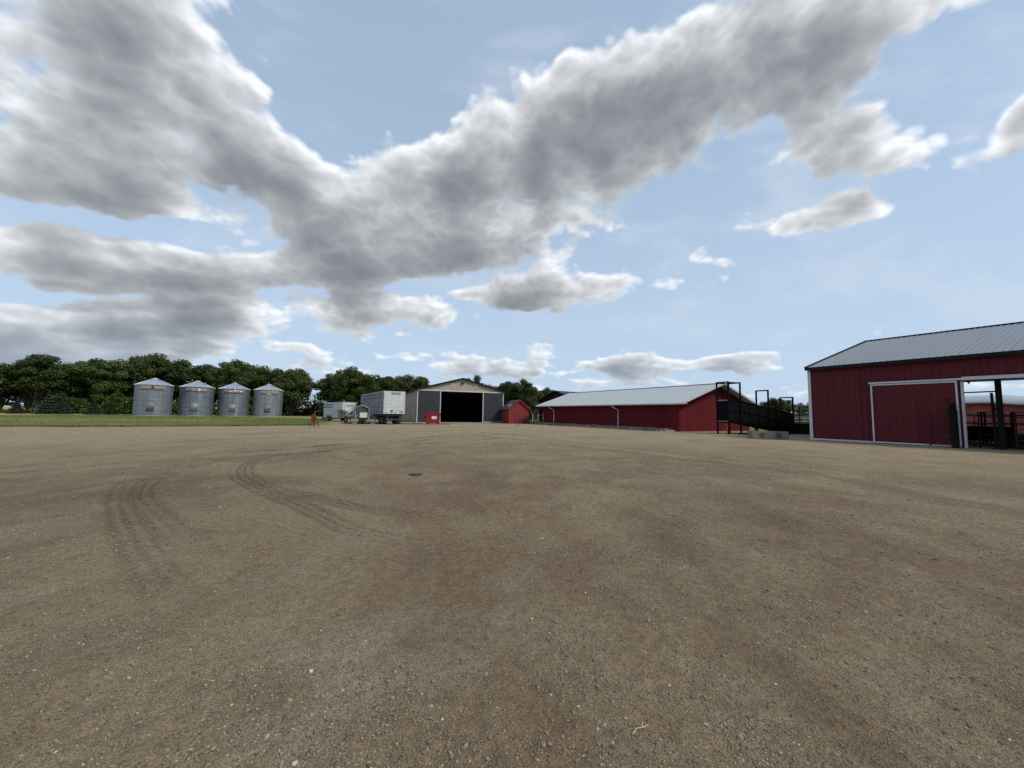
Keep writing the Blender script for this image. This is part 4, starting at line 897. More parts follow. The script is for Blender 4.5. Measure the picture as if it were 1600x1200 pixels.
def grain_bin(loc, label, band, marks, door_a, lid, dark_door):
    RINGM = RINGS[lid]
    v = Vector((-loc[0], -loc[1])).normalized(); Y = -v; X = (Y.y, -Y.x)
    g = thing('grain_bin', label, 'grain bin', loc, X, 'grain bins in a row on the lawn')
    MB().lathe([(BR + 0.16, -0.06), (BR + 0.16, 0.05), (BR - 0.1, 0.05)], 40, smooth=False).build('foundation', M['concrete'], g)
    w_ = part('wall', RINGM, g, (0, 0, 0.05))
    for i in range(1, 6): part('ring', RINGM, w_, (0, 0, RING_H * i), (0, 0, 0.35 * i))
    zt = 0.05 + 6 * RING_H
    rf_ = part('roof', ROOFM, g, (0, 0, zt - 0.02))
    MB().lathe([(0.40, 0.97), (0.42, 1.10), (0.30, 1.16), (0.0, 1.22)], 18).build('cap', M['galv_light'], rf_)
    if lid == 1: MB().bar((-1.0, -0.6, 0.86), (-1.5, -0.65, 0.92), 0.34, 0.06).bar((0.7, -0.75, 0.72), (1.15, -0.8, 0.74), 0.3, 0.1).bar((-0.8, -0.6, 1.0), (-0.7, -0.6, 1.3), 0.08).build('open_hatch', M['galv_light'], rf_)
    if lid == 2: MB().tube([(0, 0, 1.15), (0, 0, 1.42)], 0.10, 8).bar((-0.3, 0, 1.42), (0.12, 0, 1.36), 0.12, 0.05).build('vent_cowl', M['galv_door'], rf_)
    if lid == 3: MB().tube([(-0.1, 0, 1.15), (-0.1, 0, 1.5)], 0.05, 8).bar((0.25, -0.5, 0.85), (0.55, -0.7, 0.75), 0.3, 0.12).build('vent_cowl', M['galv_light'], rf_)
    bd = arc_panel(BR + 0.02, *band[:2], zt - 0.82, zt - 0.16).build('band', M[band[2]], g)
    for a, w, z0_, z1_, mt in marks: arc_panel(BR + 0.036, a, a + w, zt + z0_, zt + z1_, 4).build('worn_mark', M[mt], bd)
    dw = 9
    d_ = arc_panel(BR + 0.04, door_a - dw, door_a + dw, 0.62, 2.25, 6, 0.03).build('door', M['galv_door'] if dark_door else M['galv'], g)
    arc_panel(BR + 0.05, door_a - dw - 2, door_a - dw, 0.58, 2.30, 2, 0.05).build('door_frame', M['galv_door'], d_)
    arc_panel(BR + 0.05, door_a + dw, door_a + dw + 2, 0.58, 2.30, 2, 0.05).build('door_frame', M['galv_door'], d_)
    arc_panel(BR + 0.05, door_a - dw - 3, door_a + dw + 3, 0.50, 0.58, 4, 0.10).build('sill', M['galv_light'], d_)
    ld = MB(); a = R(-90 + 62)
    for s in (-0.2, 0.2):
        c, sn = math.cos(a), math.sin(a); ld.tube([((BR + 0.15) * c - s * sn, (BR + 0.15) * sn + s * c, 0.4), ((BR + 0.15) * c - s * sn, (BR + 0.15) * sn + s * c, zt)], 0.02, 5)
    for i in range(13):
        z = 0.5 + 0.33 * i; ld.tube([((BR + 0.15) * c + 0.2 * sn, (BR + 0.15) * sn - 0.2 * c, z), ((BR + 0.15) * c - 0.2 * sn, (BR + 0.15) * sn + 0.2 * c, z)], 0.014, 5)
    ld.build('ladder', M['galv'], g)
    return g
lawn_at = lambda x, y: float(lawn_h(np.array([x]), np.array([y]))[0])
bins = [((-56.2, 60.3), 'leftmost grain bin, nearest the camera, with faded orange band and dark spot', (-42, 30, 'band'), [(-9, 8, -0.58, -0.30, 'letter'), (-9, 9, -0.28, -0.22, 'letter')], -8, 0, True),
        ((-52.9, 64.5), 'second grain bin from left with open roof hatches and brown band', (-38, 34, 'band_grey'), [(3, 8, -0.74, -0.28, 'mark'), (-14, 8, -0.62, -0.5, 'mark'), (16, 14, -0.58, -0.48, 'mark')], -6, 1, False),
        ((-49.3, 68.2), 'third grain bin from left with cowl vent and patchy white lettering', (-40, 36, 'band_grey'), [(-18, 7, -0.66, -0.38, 'mark'), (-8, 3, -0.66, -0.45, 'mark'), (0, 6, -0.60, -0.15, 'mark'), (10, 5, -0.5, -0.25, 'mark'), (20, 7, -0.62, -0.30, 'mark')], -4, 2, False),
        ((-44.6, 70.4), 'rightmost grain bin with rusty band and dark square door', (-34, 40, 'band'), [(-6, 16, -0.8, -0.66, 'mark'), (2, 8, -0.5, -0.44, 'letter')], -2, 3, True)]
for (x, y), lab, band, marks, da, lid, dk in bins: grain_bin((x, y, lawn_at(x, y) + 0.02), lab, band, marks, da, lid, dk)

# ================================================================== trailers
def wheel(parent, x, y, r, w, axis='x'):
    rot = (0, R(90), 0) if axis == 'x' else (R(90), 0, 0)
    h = bpy.data.objects.new('wheel', MB().lathe([(r * 0.55, -w / 2), (r * 0.9, -w / 2), (r, -w * 0.36), (r, w * 0.36), (r * 0.9, w / 2), (r * 0.55, w / 2)], 22).mesh('tyre', M['rubber'])); COL.objects.link(h); h.parent = parent; h.location = (x, y, r); h.rotation_euler = rot
    MB().lathe([(0.0, -w * 0.30), (r * 0.2, -w * 0.34), (r * 0.5, -w * 0.22), (r * 0.56, -w * 0.45), (r * 0.56, w * 0.45), (r * 0.5, w * 0.22), (r * 0.2, w * 0.34), (0.0, w * 0.30)], 18).build('rim', M['alu'], h)
    return h
ct = thing('livestock_trailer', 'tall white and aluminium livestock semi trailer parked beside the machine shed', 'trailer', (-15.65, 47.0, 0), (0.848, 0.53))
TW, TL = 2.6, 14.2
MB().box(0.03, TW - 0.03, 0.03, TL, 1.36, 4.02).build('body', M['alu'], ct)
MB().box(-0.02, TW + 0.02, -0.02, TL + 0.02, 4.02, 4.10).build('roof', M['trailer_white'], ct)
for i in range(24):
    y = 0.05 + i * (TL - 0.1) / 23; MB().box(-0.035, 0.028, y - 0.05, y + 0.05, 1.36, 4.0).build('side_post', M['alu'], ct)
for zz in (1.5, 2.15, 2.7, 3.35, 3.8):
    sl_ = MB()
    for i in range(23):
        y = 0.05 + (i + 0.5) * (TL - 0.1) / 23; sl_.box(0.015, 0.029, y - 0.18, y + 0.18, zz - 0.07, zz + 0.07)
    sl_.build('vent_slots', M['letter'], ct)
for za, zb in ((1.28, 1.44), (2.60, 2.68)): MB().box(-0.045, 0.02, 0, TL, za, zb).build('side_rail', M['alu'], ct)
rear = MB().box(0, TW, -0.03, 0.025, 1.32, 4.05).build('rear_panel', M['trailer_white'], ct)
for i in range(6):
    z = 1.75 + i * 0.38; MB().box(0.14, TW - 0.14, -0.048, -0.031, z, z + 0.33).build('rear_slat', M['trailer_white'], rear)
MB().box(0, 0.13, -0.06, -0.031, 1.32, 4.05).box(TW - 0.13, TW, -0.06, -0.031, 1.32, 4.05).box(0.13, TW - 0.13, -0.06, -0.031, 3.99, 4.05).box(0.13, TW - 0.13, -0.06, -0.031, 1.32, 1.40).build('rear_frame', M['trailer_white'], rear)
MB().box(0.85, 2.05, -0.075, -0.05, 3.72, 3.96).build('name_plate', M['alu'], rear)
text_part('lettering', 'WILSON', 0.24, M['letter'], rear, (1.45, -0.082, 3.84), (R(90), 0, 0), 0.004, sx=1.15)
text_part('number', '2786', 0.22, M['letter'], rear, (2.1, -0.064, 1.58), (R(90), 0, 0), 0.004)
MB().box(0.95, 1.1, -0.09, -0.05, 1.45, 1.78).box(0.8, 0.86, -0.07, -0.05, 1.55, 1.7).box(1.32, 1.5, -0.07, -0.05, 1.40, 1.50).build('latch', M['letter'], rear)
for x in (0.22, 2.14): MB().box(x, x + 0.24, -0.08, -0.05, 1.40, 1.48).build('tail_light', M['red_bin'], rear)
MB().box(0.2, TW - 0.2, 0.3, 12.5, 1.08, 1.34).box(0.35, TW - 0.35, 4.6, 11.0, 0.55, 1.08).box(0.3, TW - 0.3, 0.05, 0.16, 0.58, 0.70).box(0.5, 0.6, 0.06, 0.15, 0.70, 1.1).box(2.0, 2.1, 0.06, 0.15, 0.70, 1.1).build('chassis', M['frame'], ct)
for y in (1.5, 2.75):
    for x in (0.30, 0.58, TW - 0.58, TW - 0.30): wheel(ct, x, y, 0.5, 0.24)
for x in (0.12, TW - 0.72): MB().box(x, x + 0.6, 0.92, 0.94, 0.2, 1.1).build('mud_flap', M['rubber'], ct)
for x in (0.4, 2.2): MB().bar((x, 11.8, 0), (x, 11.8, 1.2), 0.12).build('landing_leg', M['frame'], ct)

gs = thing('stock_trailer', 'white gooseneck stock trailer with pointed nose, left of the tall livestock trailer', 'trailer', (-25.1, 57.0, 0), (0.69, 0.724))
GW = 2.15
nose = MB().prism([(0, 1.75), (GW * 0.28, 1.55), (GW / 2, 1.18), (GW * 0.72, 1.55), (GW, 1.75), (GW, 2.85), (0, 2.85)], 'y', 0, 2.3).build('nose', M['trailer_white'], gs)
bevel(nose, 0.06, 2)
MB().box(-0.01, GW + 0.01, -0.03, 2.4, 2.86, 2.92).build('nose_cap', M['trailer_white'], nose)
text_part('lettering', 'WILSON', 0.30, M['letter'], nose, (GW / 2, -0.02, 2.38), (R(90), 0, 0), 0.004, sx=1.1)
MB().box(0.02, GW - 0.02, 2.3, 9.2, 0.55, 2.84).build('body', M['trailer_white'], gs)
MB().box(0, GW, 2.31, 9.22, 2.84, 2.90).build('roof', M['trailer_white'], gs)
for z in (2.05, 2.42):
    for k in range(4): MB().box(0.0, 0.02, 4.6 + k * 1.12, 5.6 + k * 1.12, z, z + 0.16).build('air_slot', M['letter'], gs)
for k in range(9): MB().box(-0.02, 0.02, 2.35 + k * 0.84, 2.42 + k * 0.84, 0.58, 2.83).build('side_post', M['trailer_white'], gs)
MB().box(-0.12, 0.0, 4.9, 7.2, 0.88, 0.96).box(-0.12, 0.0, 4.86, 4.94, 0.5, 0.88).box(-0.12, 0.0, 7.16, 7.24, 0.5, 0.88).build('fender', M['alu'], gs)
for y in (5.5, 6.5):
    for x in (-0.02, GW): wheel(gs, x, y, 0.38, 0.22)
MB().bar((GW / 2, 0.6, 0.62), (GW / 2, 0.6, 1.4), 0.16).bar((0.35, 1.5, 0.05), (0.35, 1.5, 1.6), 0.1).bar((GW - 0.35, 1.5, 0.05), (GW - 0.35, 1.5, 1.6), 0.1).box(0.1, GW - 0.1, 2.25, 9.1, 0.42, 0.55).build('coupler', M['frame'], gs)
MB().tube([(0.5, 0.8, 2.92), (0.5, 0.8, 3.25)], 0.03, 6).tube([(0.75, 1.5, 2.92), (0.75, 1.5, 3.1)], 0.04, 6).build('marker_stub', M['alu'], gs)

fb = thing('flatbed_trailer', 'low grey flatbed trailer with arched front guard between the two livestock trailers', 'trailer', (-19.2, 46.6, 0), (0.848, 0.53))
MB().box(-0.1, 2.3, 0.55, 7.6, 0.92, 1.06).build('deck', M['greysteel'], fb)
arch = [(0.12, 0.5, 1.0), (0.16, 0.5, 1.55), (0.45, 0.5, 2.05), (1.0, 0.5, 2.25), (1.3, 0.5, 2.25), (1.85, 0.5, 2.05), (2.14, 0.5, 1.55), (2.18, 0.5, 1.0)]
MB().tube(arch, 0.07, 8).build('arch_guard', M['greysteel'], fb)
MB().prism([(0.2, 1.06), (2.1, 1.06), (2.08, 1.5), (1.8, 1.98), (1.28, 2.18), (1.02, 2.18), (0.5, 1.98), (0.22, 1.5)], 'y', 0.56, 0.60).build('guard_sheet', M['frame'], fb)
MB().box(0.85, 1.75, 0.28, 0.33, 0.80, 1.42).build('placard', M['trailer_white'], fb)
MB().bar((0.35, 0.35, 0.3), (0.35, 0.35, 1.6), 0.13).bar((1.95, 0.35, 0.3), (1.95, 0.35, 1.95), 0.13).bar((1.95, 0.35, 1.95), (1.35, 0.45, 2.2), 0.09).bar((2.1, 0.35, 1.3), (2.75, 0.35, 0.7), 0.08).bar((0.2, 0.35, 1.3), (-0.5, 0.35, 0.9), 0.08).build('jack', M['greysteel'], fb)
MB().box(-0.05, 2.35, 0.40, 0.52, 0.62, 0.92).bar((0.4, 0.5, 0.75), (0.4, 7.4, 0.75), 0.14, 0.3).bar((1.9, 0.5, 0.75), (1.9, 7.4, 0.75), 0.14, 0.3).bar((-0.6, 0.4, 0.05), (-0.6, 0.4, 0.9), 0.08).bar((2.8, 0.4, 0.05), (2.8, 0.4, 0.75), 0.08).bar((-0.6, 0.4, 0.85), (2.8, 0.4, 0.7), 0.09).build('frame', M['frame'], fb)
for y in (4.6, 5.6):
    for x in (0.05, 2.2): wheel(fb, x, y, 0.40, 0.24)
for x in (1.0, 1.35): wheel(fb, x, 0.75, 0.42, 0.26)
MB().tube([(-0.45, 1.4, 1.06), (-0.45, 1.4, 1.5)], 0.05, 6).lathe([(0.0, 1.45), (0.24, 1.5), (0.28, 1.68), (0.2, 1.85), (0.0, 1.9)], 14, (-0.45, 1.4)).build('winch_drum', M['trailer_white'], fb)
for x, y, lab in ((0.2, -0.15, 'small timber block under the left leg of the flatbed'), (2.4, -0.15, 'small timber block under the right leg of the flatbed')):
    w0 = fb.location + Vector((0.848 * x - 0.53 * y, 0.53 * x + 0.848 * y, 0)); b_ = thing('timber_block', lab, 'block', w0, (0.9, 0.4)); bevel(MB().box(-0.3, 0.3, -0.15, 0.15, 0.0, 0.16).build('block', M['wood'], b_), 0.02); MB().box(-0.28, 0.28, -0.12, 0.12, 0.162, 0.20).build('wedge', M['wood'], b_)

gs.scale = (1, 0.76, 1)
# ------------------------------------------------------------------ dumpster, boards, red stand
du = thing('dumpster', 'red steel dumpster with white notice in front of the open machine shed', 'dumpster', (-11.35, 51.0, 0), (0.985, 0.17))
body = MB().prism([(0.0, 0.12), (1.78, 0.12), (1.90, 1.52), (0.0, 1.52)], 'y', 0.0, 1.5).build('body', M['red_bin'], du); bevel(body, 0.02)
MB().box(-0.04, 1.94, -0.04, 1.54, 1.50, 1.58).build('rim', M['red_bin'], body)
for x in (0.10, 0.55, 1.62): MB().box(x, x + 0.07, -0.035, -0.002, 0.15, 1.5).build('rib', M['red_bin'], body)
MB().prism([(0.0, 1.60), (1.9, 1.60), (1.9, 1.64), (0.0, 1.78)], 'y', 0.02, 1.5).build('lid', M['red_bin'], du)
MB().box(-0.22, -0.005, 0.35, 1.1, 0.95, 1.15).box(-0.22, -0.16, 0.35, 0.5, 0.6, 1.15).build('lift_pocket', M['frame'], du)
nt = MB().box(0.78, 1.42, -0.055, -0.04, 0.74, 1.14).build('notice', M['paper'], du)
MB().box(1.0, 1.34, -0.060, -0.056, 0.97, 1.0).box(1.06, 1.32, -0.060, -0.056, 0.90, 0.92).box(0.88, 1.3, -0.060, -0.056, 0.83, 0.845).build('print_line', M['mark'], nt)
for x in (0.15, 1.55): MB().box(x, x + 0.15, 0.1, 1.4, 0.02, 0.12).build('skid', M['frame'], du)
du.scale = (1, 1, 0.92)
for (x, y, l, a, lab) in ((-13.6, 50.6, 2.1, 0.06, 'dark plank lying on gravel left of the dumpster'), (-12.2, 50.35, 1.6, -0.05, 'grey plank lying on gravel in front of the dumpster'), (-9.0, 50.9, 1.9, 0.04, 'dark plank lying on gravel right of the dumpster')):
    p_ = MB().box(-l / 2, l / 2, -0.12, 0.12, 0.03, 0.11).box(-l / 2 + 0.2, -l / 2 + 0.32, -0.11, 0.11, 0.0, 0.03).box(l / 2 - 0.32, l / 2 - 0.2, -0.11, 0.11, 0.0, 0.03).build('plank', M['wood_dark'], None, (x, y, 0.012), (0, 0, a)); bevel(p_, 0.01); tag(p_, lab, 'plank', 'boards near the dumpster')

st = thing('red_stand', 'red steel stand on splayed legs with upright pipe beside the lawn tip', 'stand', (-18.82, 36.7, 0), (0.98, 0.2))
bevel(MB().prism([(-0.16, 0.62), (0.20, 0.62), (0.24, 0.80), (0.22, 1.05), (0.12, 1.18), (-0.10, 1.18), (-0.20, 1.02), (-0.20, 0.74)], 'y', -0.10, 0.10).build('body', M['red_stand'], st), 0.03)
for a, b in (((-0.12, 0, 0.70), (-0.26, -0.1, 0.0)), ((-0.02, 0.05, 0.7), (0.02, 0.25, 0.0)), ((0.10, 0, 0.70), (0.10, -0.12, 0.0)), ((0.20, 0, 0.85), (0.52, 0.05, 0.0))): MB().bar(a, b, 0.07).build('leg', M['red_stand'], st)
MB().tube([(0.10, 0, 1.15), (0.12, 0, 1.5)], 0.05, 8).tube([(0.02, 0, 1.45), (0.22, 0, 1.48)], 0.035, 8).build('pipe', M['red_stand'], st)

# ================================================================== trees
def leaf_faces(C, N, S, rng):
    """leaf sprays: one bent quad each, at centres C with normals N and sizes S"""
    n = len(C); t = rng.normal(size=(n, 3)); t -= (t * N).sum(1, keepdims=True) * N; t /= np.linalg.norm(t, axis=1, keepdims=True) + 1e-9
    b = np.cross(N, t); s = S[:, None]; w = rng.uniform(0.5, 0.9, (n, 1))
    P = np.stack([C - t * s, C - b * s * w + N * s * 0.15, C + t * s, C + b * s * w + N * s * 0.15], 1)
    return P.reshape(-1, 3), np.arange(4 * n).reshape(-1, 4)
def np_mesh(name, V, F, mt, smooth=False):
    me = bpy.data.meshes.new(name); me.vertices.add(len(V)); me.vertices.foreach_set('co', np.ascontiguousarray(V, dtype=np.float32).ravel())
    k = F.shape[1]; me.loops.add(F.size); me.loops.foreach_set('vertex_index', F.ravel().astype(np.int32)); me.polygons.add(len(F))
    me.polygons.foreach_set('loop_start', (np.arange(len(F)) * k).astype(np.int32)); me.update(calc_edges=True); me.materials.append(mt)
    return me
def make_tree(seed, mt, height=10.0, spread=3.7, base=0.20, n_lump=64, leaves=15000, size=0.17, lobes=3):
    """a broadleaf tree 10 m tall: forked trunk, limbs that reach into leafy lumps of many small sprays"""
    rng = np.random.default_rng(seed); H = height
    tops = []  # a few main lobes make the outline uneven
    for i in range(lobes + 2):
        a = rng.uniform(0, 6.283); rr = spread * rng.uniform(0.15, 0.55); tops.append((rr * math.cos(a), rr * math.sin(a), H * rng.uniform(0.60, 0.76), rng.uniform(0.55, 0.85) * spread, H * rng.uniform(0.22, 0.29)))
    tops.append((0, 0, H * 0.56, spread * 0.95, H * 0.34)); tops.append((0, 0, H * 0.38, spread * 0.9, H * 0.24))
    C = []
    while len(C) < n_lump:
        l = tops[rng.integers(len(tops))]; d = rng.normal(size=3); d /= np.linalg.norm(d); r = rng.uniform(0.55, 1.0)
        p = np.array([l[0] + d[0] * l[3] * r, l[1] + d[1] * l[3] * r, l[2] + d[2] * l[4] * r])
        if p[2] > H * (base + 0.05) and p[2] < H * 0.97: C.append(p)
    C = np.array(C); rad = rng.uniform(0.45, 1.15, n_lump) * H / 10
    per = rng.multinomial(leaves, rad ** 2 / (rad ** 2).sum()); Cs, Ns, Ss = [], [], []
    for c, r, k in zip(C, rad, per):
        d = rng.normal(size=(k, 3)); d /= np.linalg.norm(d, axis=1, keepdims=True) + 1e-9
        q = c + d * (r * rng.uniform(0.35, 1.12, (k, 1)) ** 0.7) * np.array([1.15, 1.15, 0.8])
        nn = d * 0.8 + np.array([0, 0, 0.5]) + rng.normal(size=(k, 3)) * 0.55; nn /= np.linalg.norm(nn, axis=1, keepdims=True)
        Cs.append(q); Ns.append(nn); Ss.append(rng.uniform(0.55, 1.25, k) * size)
    V, F = leaf_faces(np.concatenate(Cs), np.concatenate(Ns), np.concatenate(Ss), rng)
    crown = np_mesh('crown', V, F, mt)
    tb = MB(); fork = H * base * 1.15
    tb.tube([(0, 0, -0.15), (0.05, 0.02, fork * 0.5), (0.02, 0.06, fork)], 0.24 * H / 10, 9, 0.17 * H / 10)
    order = np.argsort(-rad)[:22]
    for i in order:
        c = C[i]; m_ = Vector((c[0] * 0.42 + rng.normal() * 0.15, c[1] * 0.42 + rng.normal() * 0.15, fork + (c[2] - fork) * 0.55)); tb.tube([(0.02, 0.06, fork - 0.25), m_, tuple(c)], 0.085 * H / 10, 5, 0.02, caps=False)
    return crown, tb.mesh('trunk', M['bark'])
def make_spruce(seed, H=5.0):
    rng = np.random.default_rng(seed); n = 5200; z = H * (1 - rng.random(n) ** 0.55 * 0.96); tier = 0.5 + 0.5 * np.cos(z / H * 6.283 * 9)
    r = (H - z) * 0.36 * np.sqrt(rng.random(n)) * (0.65 + 0.5 * tier) + 0.03; a = rng.uniform(0, 6.283, n)
    C = np.stack([r * np.cos(a), r * np.sin(a), z - r * 0.25], -1); N = np.stack([np.cos(a) * .4, np.sin(a) * .4, np.full(n, .8)], -1) + rng.normal(size=(n, 3)) * .35; N /= np.linalg.norm(N, axis=1, keepdims=True)
    V, F = leaf_faces(C, N, rng.uniform(0.05, 0.14, n), rng)
    return np_mesh('crown', V, F, M['needle']), MB().tube([(0, 0, -0.1), (0, 0, H * 0.9)], 0.10, 7, 0.02).mesh('trunk', M['bark'])
KINDS = [make_tree(1, M['leaf'], lobes=3), make_tree(2, M['leaf'], spread=3.3, base=0.20, n_lump=54), make_tree(3, M['leaf'], spread=4.1, base=0.12, n_lump=76, leaves=17000), make_tree(4, M['leaf'], spread=3.0, base=0.17, n_lump=56, lobes=2), make_tree(5, M['leaf'], spread=4.4, base=0.07, n_lump=86, leaves=19000, lobes=4), make_tree(6, M['leaf_pale'], spread=3.6, base=0.15, n_lump=34, leaves=5200)]
SPRUCE = make_spruce(9)
def tree(kind, x, y, h, wide, label, group, name='tree', cat='tree', z=0.0, ref=10.0):
    cr, tk = kind; t = thing(name, label, cat, (x, y, z), group=group); s = h / ref
    t.scale = (s * wide, s * wide, s); t.rotation_euler.z = random.uniform(0, 6.28)
    part('trunk', tk, t); part('crown', cr, t); return t
WB = 'windbreak trees behind the grain bins'; CT = 'trees behind the trailers and machine shed'; RT = 'trees behind the hut'; FT = 'far trees beyond the corral'
def place(px, top, y):
    """ground position and height of a tree from its bearing and the elevation of its top"""
    hz = 647 + 0.015 * (px - 800); return (px - 800) / 600 * y * 1.003, (hz - top) / 600 * y + CAM_H
TREES = [(-55, 573, 66, 4, 1.25, 'dark broad tree on the far left, mostly outside the picture'), (-8, 570, 70, 0, 1.1, 'dark leafy tree at the left edge with trunk showing against sky'),
 (30, 568, 74, 1, 1.05, 'leafy tree second from left edge with light gaps beneath its crown'), (62, 557, 70, 3, 1.1, 'tallest tree at far left with spiky top above the spruces'),
 (104, 568, 74, 2, 1.05, 'rounded tree just right of the tall spiky one'), (140, 566, 76, 4, 1.0, 'dense green tree midway between the spiky tree and first bin'),
 (178, 564, 75, 0, 1.05, 'tree with two rounded tops left of the leftmost bin'), (210, 572, 80, 2, 1.05, 'lower dark tree at the left shoulder of the leftmost bin'),
 (246, 560, 80, 4, 1.05, 'broad high tree directly behind the leftmost bin'), (284, 563, 82, 2, 1.0, 'dark tree behind the gap of first and second bins'),
 (312, 569, 84, 0, 1.0, 'tree behind the second bin, lower than its left neighbour'), (336, 575, 86, 1, 1.0, 'low-topped tree over the gap of second and third bins'),
 (361, 565, 86, 4, 1.0, 'broad tree rising right behind the third bin'), (392, 568, 86, 2, 1.0, 'dark tree over the gap of third and fourth bins'),
 (424, 575, 86, 0, 1.05, 'tree directly behind the rightmost bin'), (459, 579, 84, 4, 1.02, 'rightmost windbreak tree with crown drooping beside the field gap'),
 (524, 584, 84, 0, 1.12, 'tree on the right of the field gap behind the stock trailer'), (553, 577, 82, 4, 1.0, 'broad high tree above the white stock trailer nose'),
 (586, 584, 88, 2, 1.0, 'dark tree behind the left half of the livestock trailer'), (611, 588, 92, 0, 1.0, 'tree above the livestock trailer rear'),
 (638, 584, 96, 2, 1.05, 'rounded tree over the left eave of the machine shed'), (664, 592, 98, 1, 1.05, 'smallest tree top above the machine shed roof slope'),
 (743, 590, 112, 1, 0.8, 'single tree top just right of the shed gable peak'), (764, 600, 104, 2, 0.95, 'low tree over the right eave of the machine shed'),
 (788, 600, 104, 4, 0.9, 'tree directly behind the small red hut ridge'), (813, 592, 98, 0, 0.9, 'tallest tree right of the hut with pointed top'),
 (834, 603, 104, 2, 0.95, 'dark tree between the hut and the long barn'), (858, 608, 112, 4, 0.9, 'low tree left of the dark back barn peak'), (884, 613, 120, 2, 0.9, 'tree mostly hidden behind the dark back barn')]
for i, (px, tp, y, kd, wd_, lab) in enumerate(TREES):
    x, h = place(px, tp, y); tree(KINDS[kd], x, y, h * 1.03, wd_, lab, WB if i < 16 else (CT if i < 22 else RT), z=lawn_at(x, y) if i < 16 and y < 84 else 0.0)
BACK_LABELS = ['back-row tree between the two leftmost trees at the picture edge', 'back-row tree just left of the tall spiky tree', 'back-row tree just right of the tall spiky tree', 'back-row tree above the lone blue spruce on its left side', 'back-row tree above the lone blue spruce on its right side', 'back-row tree a little left of the leftmost bin',
 'back-row tree behind the left half of the leftmost bin roof', 'back-row tree behind the gap right of the leftmost bin', 'back-row tree behind the second bin roof peak', 'back-row tree over the gap left of the third bin', 'back-row tree behind the right half of the third bin', 'back-row tree behind the left half of the rightmost bin', 'back-row tree just right of the rightmost bin',
 'back-row tree above the body of the stock trailer', 'back-row tree above the flatbed trailer', 'back-row tree above the front of the livestock trailer rear panel', 'back-row tree at the left eave of the machine shed', 'back-row tree at the right eave of the machine shed', 'back-row tree over the left slope of the small hut', 'back-row tree over the right slope of the small hut', 'back-row tree left of the dark back barn']
BACKROW = [(8, 576, 84, 2), (48, 572, 84, 4), (86, 571, 86, 4), (122, 572, 86, 2), (160, 571, 88, 4), (196, 573, 90, 4), (228, 572, 92, 2), (266, 570, 92, 4), (300, 573, 92, 4), (326, 577, 94, 2), (378, 573, 94, 4), (408, 575, 94, 2), (440, 581, 94, 4), (538, 585, 94, 4), (570, 585, 96, 2), (600, 590, 100, 4), (628, 588, 104, 4), (776, 604, 114, 4), (800, 601, 112, 2), (824, 602, 114, 4), (846, 608, 118, 2)]
for i, (px, tp, y, kd) in enumerate(BACKROW):
    x, h = place(px, tp, y); tree(KINDS[kd], x, y, h, 1.12, BACK_LABELS[i], 'second row of the windbreak' if i < 13 else 'second row behind shed and hut')
for px, tp, y, kd, lab in ((1180, 632, 120, 5, 'pale far tree seen through the middle chute hoop'), (1193, 629, 130, 2, 'dark far tree between the two right chute hoops'), (1209, 622, 105, 4, 'round green far tree right of the middle chute hoop'),
        (1230, 626, 125, 1, 'far tree framed by the lowest chute hoop'), (1247, 629, 110, 5, 'thin pale far tree beside the near barn corner'), (1259, 627, 100, 5, 'pale wispy tree touching the near barn corner'), (1150, 634, 140, 2, 'far tree mostly hidden by the long barn end')):
    x, h = place(px, tp, y); tree(KINDS[kd], x, y, h, 1.15, lab, FT)
for px, tp, y, lab in ((80, 612, 62, 'tallest blue spruce in front of the windbreak at left'), (104, 621, 63, 'middle blue spruce right of the tallest one'), (32, 623, 62, 'small blue spruce nearest the left edge'), (151, 624, 64, 'blue spruce alone between the group and first bin'), (178, 630, 66, 'lowest blue spruce left of the leftmost bin')):
    x, h = place(px, tp, y); tree(SPRUCE, x, y, h, 1.15, lab, 'young spruces before the windbreak', 'spruce_tree', 'tree', lawn_at(x, y), 5.0)
x, h = place(508, 637, 66); tree(KINDS[4], x, y=66, h=2.6, wide=0.9, label='low dark bush at the left end of the stock trailer', group=None, name='bush', cat='bush')

def undergrowth(name, pts, n, h, w, mt, label):
    P = []; pts = [np.array(p, float) for p in pts]; L = [np.hypot(*(b - a)) for a, b in zip(pts, pts[1:])]
    for a, b, l in zip(pts, pts[1:], L):
        k = int(n * l / sum(L)); t = RNG.random(k); q = a + (b - a) * t[:, None]; q = q + RNG.normal(0, w, (k, 2)); hh = h * (0.55 + 0.45 * vnoise(q[:, 0] * .45, q[:, 1] * .45, 71))
        P.append(np.column_stack([q, RNG.random(k) ** 0.8 * np.clip(hh, 0.2, None)]))
    C = np.concatenate(P); N = RNG.normal(size=C.shape) + np.array([0, 0, .7]); N /= np.linalg.norm(N, axis=1, keepdims=True)
    V, F = leaf_faces(C, N, RNG.uniform(0.10, 0.26, len(C)), RNG); o = bpy.data.objects.new(name, np_mesh(name, V, F, mt)); COL.objects.link(o); return tag(o, label, 'undergrowth', kind='stuff')
undergrowth('undergrowth', [(-88, 73), (-80, 72), (-72, 72), (-66, 76), (-58, 82), (-50, 88), (-42, 90), (-38, 88)], 36000, 5.0, 1.3, M['leaf'], 'dense dark undergrowth beneath the windbreak trees behind the bins')
undergrowth('undergrowth', [(-108, 66), (-98, 68), (-88, 70)], 4000, 1.3, 0.9, M['leaf'], 'low scrub under the trees at the far left')
undergrowth('undergrowth', [(-32, 90), (-22, 94), (-12, 100), (0, 108), (14, 112), (26, 116)], 22000, 4.5, 1.6, M['leaf'], 'dark undergrowth beneath the trees behind shed and hut')
undergrowth('undergrowth', [(40, 90), (60, 82), (76, 70)], 7000, 2.2, 1.5, M['leaf_pale'], 'distant scrub beyond the corral on the right')

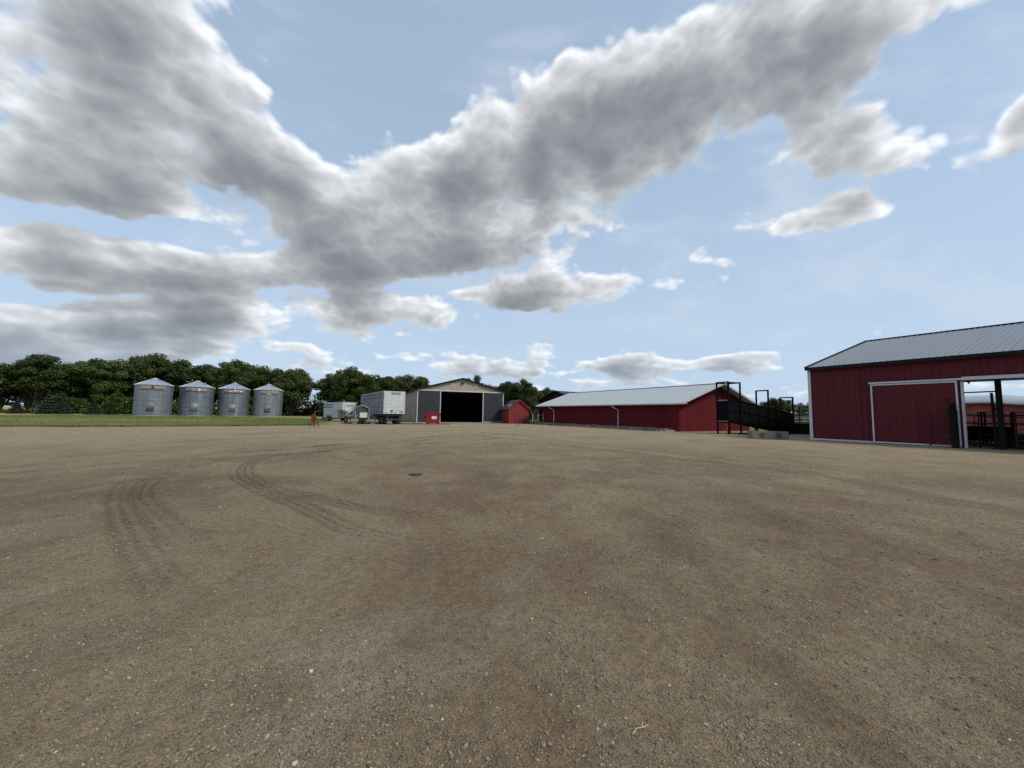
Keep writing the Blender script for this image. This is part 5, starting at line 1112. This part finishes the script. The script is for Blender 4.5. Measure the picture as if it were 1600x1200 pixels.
# ================================================================== small things on the gravel
sk = MB().tube([(-0.05, 0.0, 0.012), (-0.015, 0.012, 0.018), (0.03, 0.004, 0.014), (0.065, 0.010, 0.010)], 0.0030, 6, 0.002).tube([(0.02, 0.005, 0.015), (0.035, 0.022, 0.02)], 0.0028, 5).build('straw_stalk', M['straw'] if 'straw' in M else mat('dry_straw', (0.42, 0.34, 0.19), 0.8), None, (0.63, 1.93, 0.012), (0, 0, 0.5)); tag(sk, 'short pale straw stalk on gravel at the bottom of the picture', 'straw')
def flat_stone(loc, r, label, c, seed):
    rng = random.Random(seed); n = 11; pr = [(r * rng.uniform(.75, 1.1) * math.cos(6.283 * i / n), r * rng.uniform(.6, .95) * math.sin(6.283 * i / n)) for i in range(n)]
    mb = MB(); vs = [(x, y, -0.01) for x, y in pr] + [(x * .93, y * .93, r * .22) for x, y in pr] + [(x * .6, y * .6, r * .32) for x, y in pr] + [(0, 0, r * .34)]
    fs = [(i, (i + 1) % n, n + (i + 1) % n, n + i) for i in range(n)] + [(n + i, n + (i + 1) % n, 2 * n + (i + 1) % n, 2 * n + i) for i in range(n)] + [(2 * n + i, 2 * n + (i + 1) % n, 3 * n) for i in range(n)]
    o = mb.add(vs, fs, True).build('stone', mat('bedded_stone', c, 0.85, var=0.25, vscale=25, bump=0.4, bscale=60), None, loc, (0, 0, rng.uniform(0, 6))); return tag(o, label, 'stone')
flat_stone((0.71, 1.89, 0.0), 0.034, 'flat grey stone bedded in gravel at bottom right of centre', (0.24, 0.245, 0.25), 3)
flat_stone((-1.14, 2.35, 0.0), 0.013, 'small pale stone on gravel at the bottom left', (0.50, 0.47, 0.42), 4)
flat_stone((0.12, 2.95, 0.0), 0.026, 'small bluish stone bedded in gravel below picture centre', (0.15, 0.16, 0.18), 5)
mt_ = MB().prism([(-0.17, -0.10), (0.03, -0.16), (0.18, -0.03), (0.08, 0.12), (-0.06, 0.10), (-0.14, 0.04)], 'z', 0.0, 0.006).build('wood_scrap', M['wood_dark'], None, (-2.31, 9.53, 0.012)); bevel(mt_, 0.004); tag(mt_, 'flat dark scrap lying alone in the middle of the yard', 'scrap')
